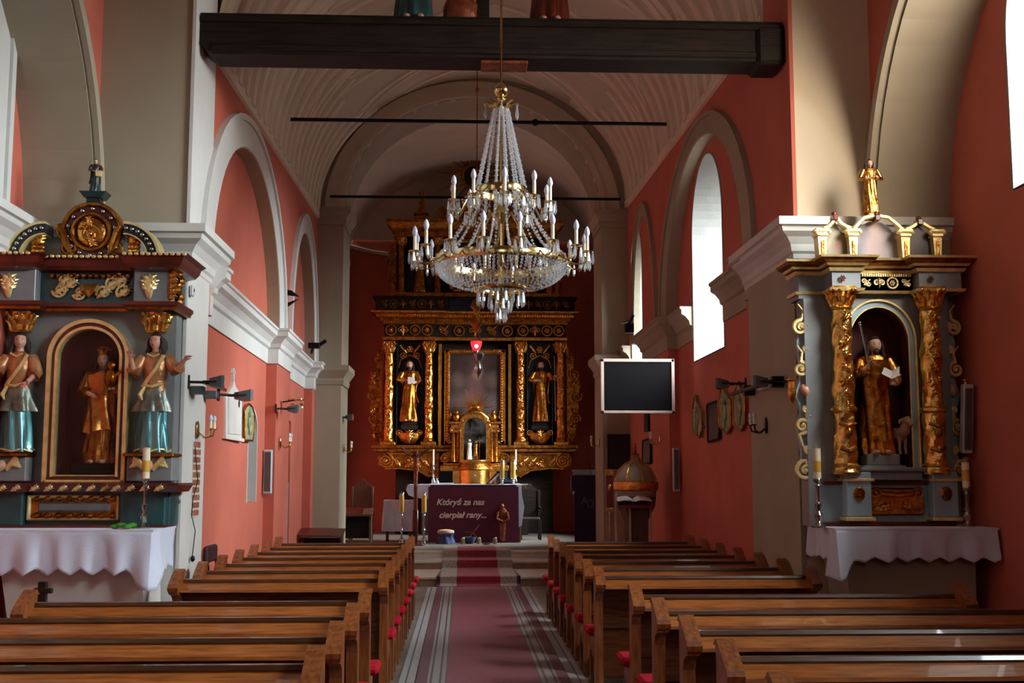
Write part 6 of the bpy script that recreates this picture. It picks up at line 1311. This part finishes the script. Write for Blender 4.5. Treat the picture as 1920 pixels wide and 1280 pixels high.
for i, (L, lab) in enumerate((([(1305, 808), (1303, 778), (1306, 762), (1309, 740), (1313, 757), (1321, 770), (1323, 798), (1318, 820)], 'dim station of the cross relief between screen and dark picture'), ([(1356, 800), (1353, 755), (1357, 738), (1361, 720), (1366, 736), (1377, 752), (1378, 795), (1370, 813)], 'dim station of the cross relief right beside the dark picture'), ([(1383, 795), (1382, 748), (1386, 730), (1392, 716), (1396, 728), (1404, 745), (1405, 790), (1396, 808)], 'dim station of the cross relief nearest the grey pier'))):
    station('station_relief', lab, L, 2.91+REC, 'greenstone', -1, 'reliefs on the right wall')
def framed(lab, L, X, name='picture'):
    t = thing(name, lab, 'picture', (0, 0, 0)); P = [(atx(p, q, X).y, atx(p, q, X).z) for p, q in L]
    part('canvas', 'black', t, lambda b: b.prism(P, X-.03, X, 'x')); part('frame', 'darkwood', t, lambda b: b.tube([(X-.03, *P[i % 4]) for i in range(5)], .018, 4)); return t
framed('dark framed picture among the reliefs on the right wall', [(1331, 758), (1333, 828), (1354, 822), (1352, 751)], 2.91+REC)
framed('small dark framed picture on the right wall above the font', [(1209, 826), (1209, 868), (1223, 868), (1223, 822)], 2.905)
t = thing('dark_painting', 'large dark panel leaning on the right chancel pilaster', 'picture', (at(1162, 846, 20.2).x, 20.3, at(1162, 846, 20.2).z)); part('board', 'darkwood', t, lambda b: b.box(-.2, .2, -.02, .02, -.3, .3, .008)); part('canvas', 'black', t, lambda b: b.box(-.17, .17, -.03, -.02, -.27, .27, .002))
part('board', 'darkwood', thing('small_relief', 'small dark carved relief under the screen on the right wall', 'relief', tuple(atx(1214, 785, 2.9))), lambda b: (b.box(-.03, .0, -.2, .2, -.2, .2, .01), b.ball((-.03, 0, 0), (.02, .12, .14), 10, 8)))
def speaker(lab, c, w, d, h, rz=0, tilt=0):
    t = thing('column_speaker', lab, 'speaker', c, rz); t.rotation_euler = (tilt, 0, rz)
    part('cabinet', 'plastic', t, lambda b: b.box(-w/2, w/2, -d/2, d/2, -h/2, h/2, .008)); part('grille', 'greym', t, lambda b: b.box(-w/2+.012, w/2-.012, -d/2-.006, -d/2, -h/2+.03, h/2-.03, .003)); part('bracket', 'blackm', t, lambda b: b.box(-.02, .02, d/2, d/2+.05, -.04, .04)); return t
p0 = at(499, 884, 15.48); speaker('slim white column loudspeaker on the left chancel pilaster', (p0.x+.02, 15.5, p0.z), .105, .08, .57, 0)
p0 = at(1268, 880, 16.28); speaker('slim white column loudspeaker on the right chancel pilaster', (p0.x, 16.3, p0.z), .09, .08, .6, 0)
p0 = at(1833, 783, 9.4); speaker('pale column loudspeaker tilted on the red wall beside the right side altar', (4.17, 9.55, p0.z), .085, .07, .57, 0, .14)
def flood(lab, c, rz, m='greym', n=1, grp='floodlights'):
    t = thing('floodlight', lab, 'floodlight', c, rz, grp)
    part('housing', m, t, lambda b: b.rings([[(-.07, .05, -.03), (.07, .05, -.03), (.07, .05, .03), (-.07, .05, .03)], [(-.1, -.05, -.05), (.1, -.05, -.05), (.1, -.05, .055), (-.1, -.05, .055)], [(-.1, -.075, -.05), (.1, -.075, -.05), (.1, -.075, .055), (-.1, -.075, .055)]], True, True, False)); part('glass', 'silver', t, lambda b: b.box(-.09, .09, -.08, -.074, -.042, .046)); part('bracket', 'blackm', t, lambda b: (b.tube([(-.11, -.01, 0), (-.11, .1, .0), (.11, .1, 0), (.11, -.01, 0)], .008, 6), b.tube([(0, .1, 0), (0, .22, .0)], .012, 6), b.box(-.02, .02, .21, .23, -.06, .06, .005)))
    return t
def sconce(lab, c, side, m='brass', grp='wall sconces', arms=2):
    """wall candle bracket; side = +1 when the wall is on the left (projects to +x)"""
    t = thing('wall_sconce', lab, 'sconce', c, 0, grp)
    part('back_plate', m, t, lambda b: b.ball((0, 0, 0), (.015, .035, .08), 12, 8))
    for k in range(arms):
        s = (-1, 1)[k] if arms == 2 else 0
        ap = part('arm', m, t, lambda b: (b.tube([(0, 0, -.02), (side*.06, s*.03, -.07), (side*.12, s*.07, -.05), (side*.13, s*.075, 0)], .008, 7), b.lathe([(.01, 0), (.03, .008), (.012, .012)], (side*.13, s*.075, 0), 12)))
        part('candle', 'candle', ap, lambda b: b.lathe([(.012, .01), (.012, .07), (0, .072)], (side*.13, s*.075, 0), 10)); part('bulb', 'bulb', ap, lambda b: b.lathe([(.008, .07), (.018, .09), (.014, .115), (0, .13)], (side*.13, s*.075, 0), 10))
    return t
p0 = atx(368, 710, -2.2); flood('grey floodlight on a bar at the left pier edge, nearer one', (-2.12, 10.15, p0.z), pi/2+.2, 'greym')
flood('grey floodlight above the white epitaph, on the left pier', (-2.05, 11.0, atx(412, 728, -2.05).z+.01), pi/2+.5, 'greym')
t = thing('lamp_bar', 'metal bar with two wall plates carrying floodlights on the left pier', 'bracket', (-2.33, 10.2, p0.z)); part('bar', 'silver', t, lambda b: b.box(.1, .13, -.05, .85, -.015, .015, .003)); [part('wall_plate', 'greym', t, lambda b: b.box(0, .11, y-.05, y+.05, -.1, -.03, .006)) for y in (.0, .55)]
p0 = atx(545, 768, -2.3); flood('floodlight on the left chancel pilaster above the twin-shade sconce', (-2.25, p0.y-.2, p0.z), pi/2+.4, 'greym')
t = thing('ring_lamp', 'round metal lamp fixture on the left chancel pilaster', 'lamp', (-2.3, 16.05, atx(548, 760, -2.3).z+.03)); part('ring', 'brass', t, lambda b: b.lathe([(.10, .04), (.12, .05), (.12, .06), (.10, .06), (.09, .05)], (0.05, 0, 0), 20)); part('shade', 'brass', t, lambda b: [b.lathe([(.02, 0), (.04, -.04), (.04, -.06)], (.05+s*.06, 0, .0), 12) for s in (-1, 1)]); part('arm', 'blackm', t, lambda b: b.tube([(-.14, 0, .02), (.05, 0, .05)], .01, 6))
sconce('double wall sconce with white bulbs on the left chancel pilaster', (-2.44, 15.95, atx(530, 830, -2.44).z), 1)
sconce('ornate double wall sconce above the bare bricks on the left pier', (-2.325, 10.45, atx(375, 805, -2.3).z), 1)
sconce('double wall sconce on the inner side of the left chancel arch', (-2.08, 20.9, at(650, 840, 20.9).z), 1)
flood('small spot lamp high on the left chancel arch pilaster', (-2.0, 20.8, at(652, 782, 20.8).z), pi/2, 'greym')
sconce('black double wall sconce on the grey right pier', (2.87, 11.0, atx(1452, 795, 2.87).z), -1, 'blackm')
sconce('double wall sconce on the right wall above the font', (2.905, 17.2, atx(1232, 825, 2.9).z), -1)
sconce('double wall sconce on the inner side of the right chancel arch', (2.43, 20.9, at(1122, 830, 20.9).z), -1)
for i, (y, px) in enumerate(((10.35, 1465), (11.9, 1398))):
    flood(('larger' if i == 0 else 'farther')+' dark floodlight on the bar at the right pier', (2.68, y, atx(px, 705, 2.68).z), -pi/2-.3, 'greym')
t = thing('lamp_bar', 'dark metal bar carrying the floodlights on the right pier', 'bracket', (2.88, 10.3, atx(1465, 705, 2.7).z)); part('bar', 'blackm', t, lambda b: b.box(-.13, -.1, 0, 1.7, -.015, .015, .003)); [part('wall_plate', 'blackm', t, lambda b: b.box(-.11, 0, y-.04, y+.04, -.05, .05, .006)) for y in (.1, 1.15)]; part('lit_tube', 'plastic', t, lambda b: b.tube([(-.16, .0, -.06), (-.16, .35, -.05)], .012, 8))
# cable and sockets on the left pier
t = thing('electric_cable', 'thin dark cable with plug hanging down the left pier past the bricks', 'cable', (-2.315, 10.3, 0)); P = [(366, 838), (368, 870), (371, 900), (362, 935), (359, 965), (366, 995), (362, 1030), (360, 1044)]
part('wire', 'blackm', t, lambda b: b.tube([(0, atx(p, q, -2.315).y-10.3, atx(p, q, -2.315).z) for p, q in P], .004, 6)); part('plug', 'blackm', t, lambda b: b.ball((.005, atx(360, 1047, -2.315).y-10.3, atx(360, 1047, -2.315).z), (.02, .02, .028), 10, 8))
t = thing('thermostat_box', 'little white switch box on the left pier edge', 'switch', (-2.33, 10.0, at(347, 545, 10).z)); part('box', 'plastic', t, lambda b: b.box(0, .03, -.0, .08, -.04, .05, .006)); part('dial', 'greym', t, lambda b: b.ball((.032, .04, .01), (.006, .015, .015), 8, 6))
t = thing('door_socket', 'dark round socket on the left pier beside the altar table', 'socket', (-2.33, 9.99, at(334, 940, 9.99).z)); part('plate', 'greym', t, lambda b: b.ball((-.03, -.0, 0), (.022, .02, .022), 10, 8)); part('pin', 'blackm', t, lambda b: b.box(-.05, -.03, -.02, .0, -.004, .004))
# birds of iron on the ledge (carved ornaments)
t = thing('carved_ornament', 'dark jagged carved ornament fixed in the second left blind arch', 'ornament', tuple(atx(546, 556, -2.4))); part('upper_blade', 'blackm', t, lambda b: b.prism([(-.25, .13), (-.0, .09), (.12, .0), (-.25, .05)], 0, .05)); part('lower_blade', 'blackm', t, lambda b: b.prism([(-.25, -.16), (.1, -.03), (-.05, -.14), (-.25, -.25)], 0, .05))
t = thing('ledge_camera', 'small dark spotlight standing on the left cornice ledge', 'spotlight', (-2.42, 18.6, 3.65)); part('body', 'blackm', t, lambda b: (b.box(-.02, .16, -.06, .06, .08, .17, .01), b.tube([(.14, -.0, .13), (.26, -.05, .2)], .03, 8))); part('foot', 'blackm', t, lambda b: b.tube([(.03, 0, .0), (.05, 0, .1)], .02, 6))
t = thing('ledge_spotlight', 'dark spotlight with raised visor on the right cornice before the far window', 'spotlight', (2.72, 18.3, 3.95)); part('body', 'blackm', t, lambda b: (b.box(-.16, -.02, -.06, .06, .02, .16, .01), b.tube([(-.1, 0, .15), (-.02, -.02, .3)], .02, 6))); part('visor', 'greym', t, lambda b: b.prism([(-.22, .16), (-.08, .2), (-.05, .3), (-.1, .22), (-.2, .18)], -.05, .05))
# prie-dieu pair
def kneeler(lab, px, y, w, z):
    x = at(px, 990, y).x; t = thing('prie_dieu', lab, 'kneeler', (x, y, z))
    for s in (-1, 1): part('side', 'brownwood', t, lambda b: b.prism([(-.2, 0), (.2, 0), (.16, .05), (.13, .5), (.2, .66), (-.16, .6), (-.08, .5), (-.1, .06)], s*w-.02, s*w+.02, 'x'))
    part('desk', 'brownwood', t, lambda b: b.prism([(-.2, .58), (.22, .68), (.22, .71), (-.2, .61)], -w-.04, w+.04, 'x')); part('velvet_cover', 'cherry', t, lambda b: (b.prism([(-.2, .612), (.22, .712), (.22, .72), (-.2, .62)], -w-.05, w*.55, 'x'), b.box(-w-.06, -w-.03, -.18, .18, .35, .63))); part('knee_board', 'brownwood', t, lambda b: b.box(-w, w, -.18, -.02, .1, .14, .005)); part('front_board', 'darkwood', t, lambda b: b.box(-w, w, .1, .13, .16, .56))
kneeler('brown prie-dieu with crimson cover against the left chancel pilaster', 604, 19.6, .32, .151)
kneeler('brown prie-dieu with a draped top, nearer the altar on the left', 664, 22.0, .3, .423)
# folded chair by the left wall
t = thing('folding_chair', 'dark padded folding chair leaning on the left wall behind the pews', 'chair', (-2.42, 11.5, 0)); part('backrest', 'leather', t, lambda b: b.box(.0, .05, -.26, .2, .90, 1.06, .02)); part('seat', 'leather', t, lambda b: b.box(.02, .09, -.22, .18, .42, .82, .02))
for y in (-.2, .16): part('leg', 'blackm', t, lambda b: b.tube([(.13, y, 0), (.03, y, 1.0)], .011, 8))
# altar candles and greenery of the side altars
def silver_candle(lab, x, y, z, hs, hc, grp):
    t = thing('altar_candlestick', lab, 'candlestick', (x, y, z), 0, grp)
    part('stick', 'silver', t, lambda b: b.lathe([(.055, 0), (.06, .01), (.03, .03), (.018, .05), (.03, .08), (.035, .1), (.015, .13), (.025, hs*.45), (.028, hs*.5), (.012, hs*.55), (.012, hs*.85), (.022, hs*.9), (.014, hs*.94), (.035, hs)], (0, 0, 0), 18))
    part('candle', 'candle', t, lambda b: b.lathe([(.03, hs), (.03, hs+hc), (0, hs+hc+.003)], (0, 0, 0), 16)); part('candle_print', 'wax', t, lambda b: b.lathe([(.0305, hs+.07), (.0305, hs+.16)], (0, 0, 0), 16, caps=False))
    part('glass_cap', 'glass', t, lambda b: b.lathe([(.032, hs+hc-.01), (.034, hs+hc+.03), (.02, hs+hc+.045)], (0, 0, 0), 14, caps=False)); part('lace_mark', 'silver', t, lambda b: b.lathe([(.031, hs), (.036, hs+.01), (.031, hs+.02)], (0, 0, 0), 14))
silver_candle('candle in silver candlestick on the left side altar before the teal predella', at(273, 900, 9.4).x, 9.4, 1.303, .37, .26, 'side altar candlesticks')
silver_candle('candle in silver candlestick at the near end of the right side altar', at(1533, 900, 9.4).x, 9.4, 1.303, .37, .26, 'side altar candlesticks')
silver_candle('candle in silver candlestick at the far end of the right side altar', at(1818, 900, 9.4).x-.03, 9.4, 1.303, .30, .22, 'side altar candlesticks')
t = thing('green_sprig', 'small green leafy sprig lying on the left altar cloth', 'plant', (at(238, 985, 9.3).x, 9.3, 1.303))
for i in range(5): part('leaf', 'leaf', t, lambda b: b.ball((-.09+.045*i, .012*sin(i*2), .022+.010*(i % 2)), (.042, .03, .02), 10, 6, Matrix.Rotation(.3*i, 4, 'Z')))
t = thing('wooden_cross', 'small dark wooden cross standing behind the near left pews', 'cross', (at(80, 1110, 8.6).x, 8.6, .0)); part('upright', 'darkwood', t, lambda b: b.box(-.03, .03, -.02, .02, 0, at(80, 1090, 8.6).z, .006)); part('arm', 'darkwood', t, lambda b: b.box(-.06, .07, -.022, .018, at(80, 1112, 8.6).z, at(80, 1102, 8.6).z, .006)); part('foot', 'darkwood', t, lambda b: b.box(-.12, .12, -.1, .1, 0, .04, .006))

# carved ornament too fine to pick apart singly
for o in bpy.data.objects:
    if o.name.split('.')[0] in ('frieze_scrolls', 'scrollwork', 'dentil_course', 'bead_edge', 'vine_relief', 'frieze_relief', 'cornice_leaf_edge', 'jewels', 'medallion_jewels', 'panel_scallops', 'frieze_beads', 'gilded_edge', 'upper_scrolls', 'attic_scrolls', 'relief_figures', 'side_ornament', 'grape_cluster'): o['kind'] = 'stuff'
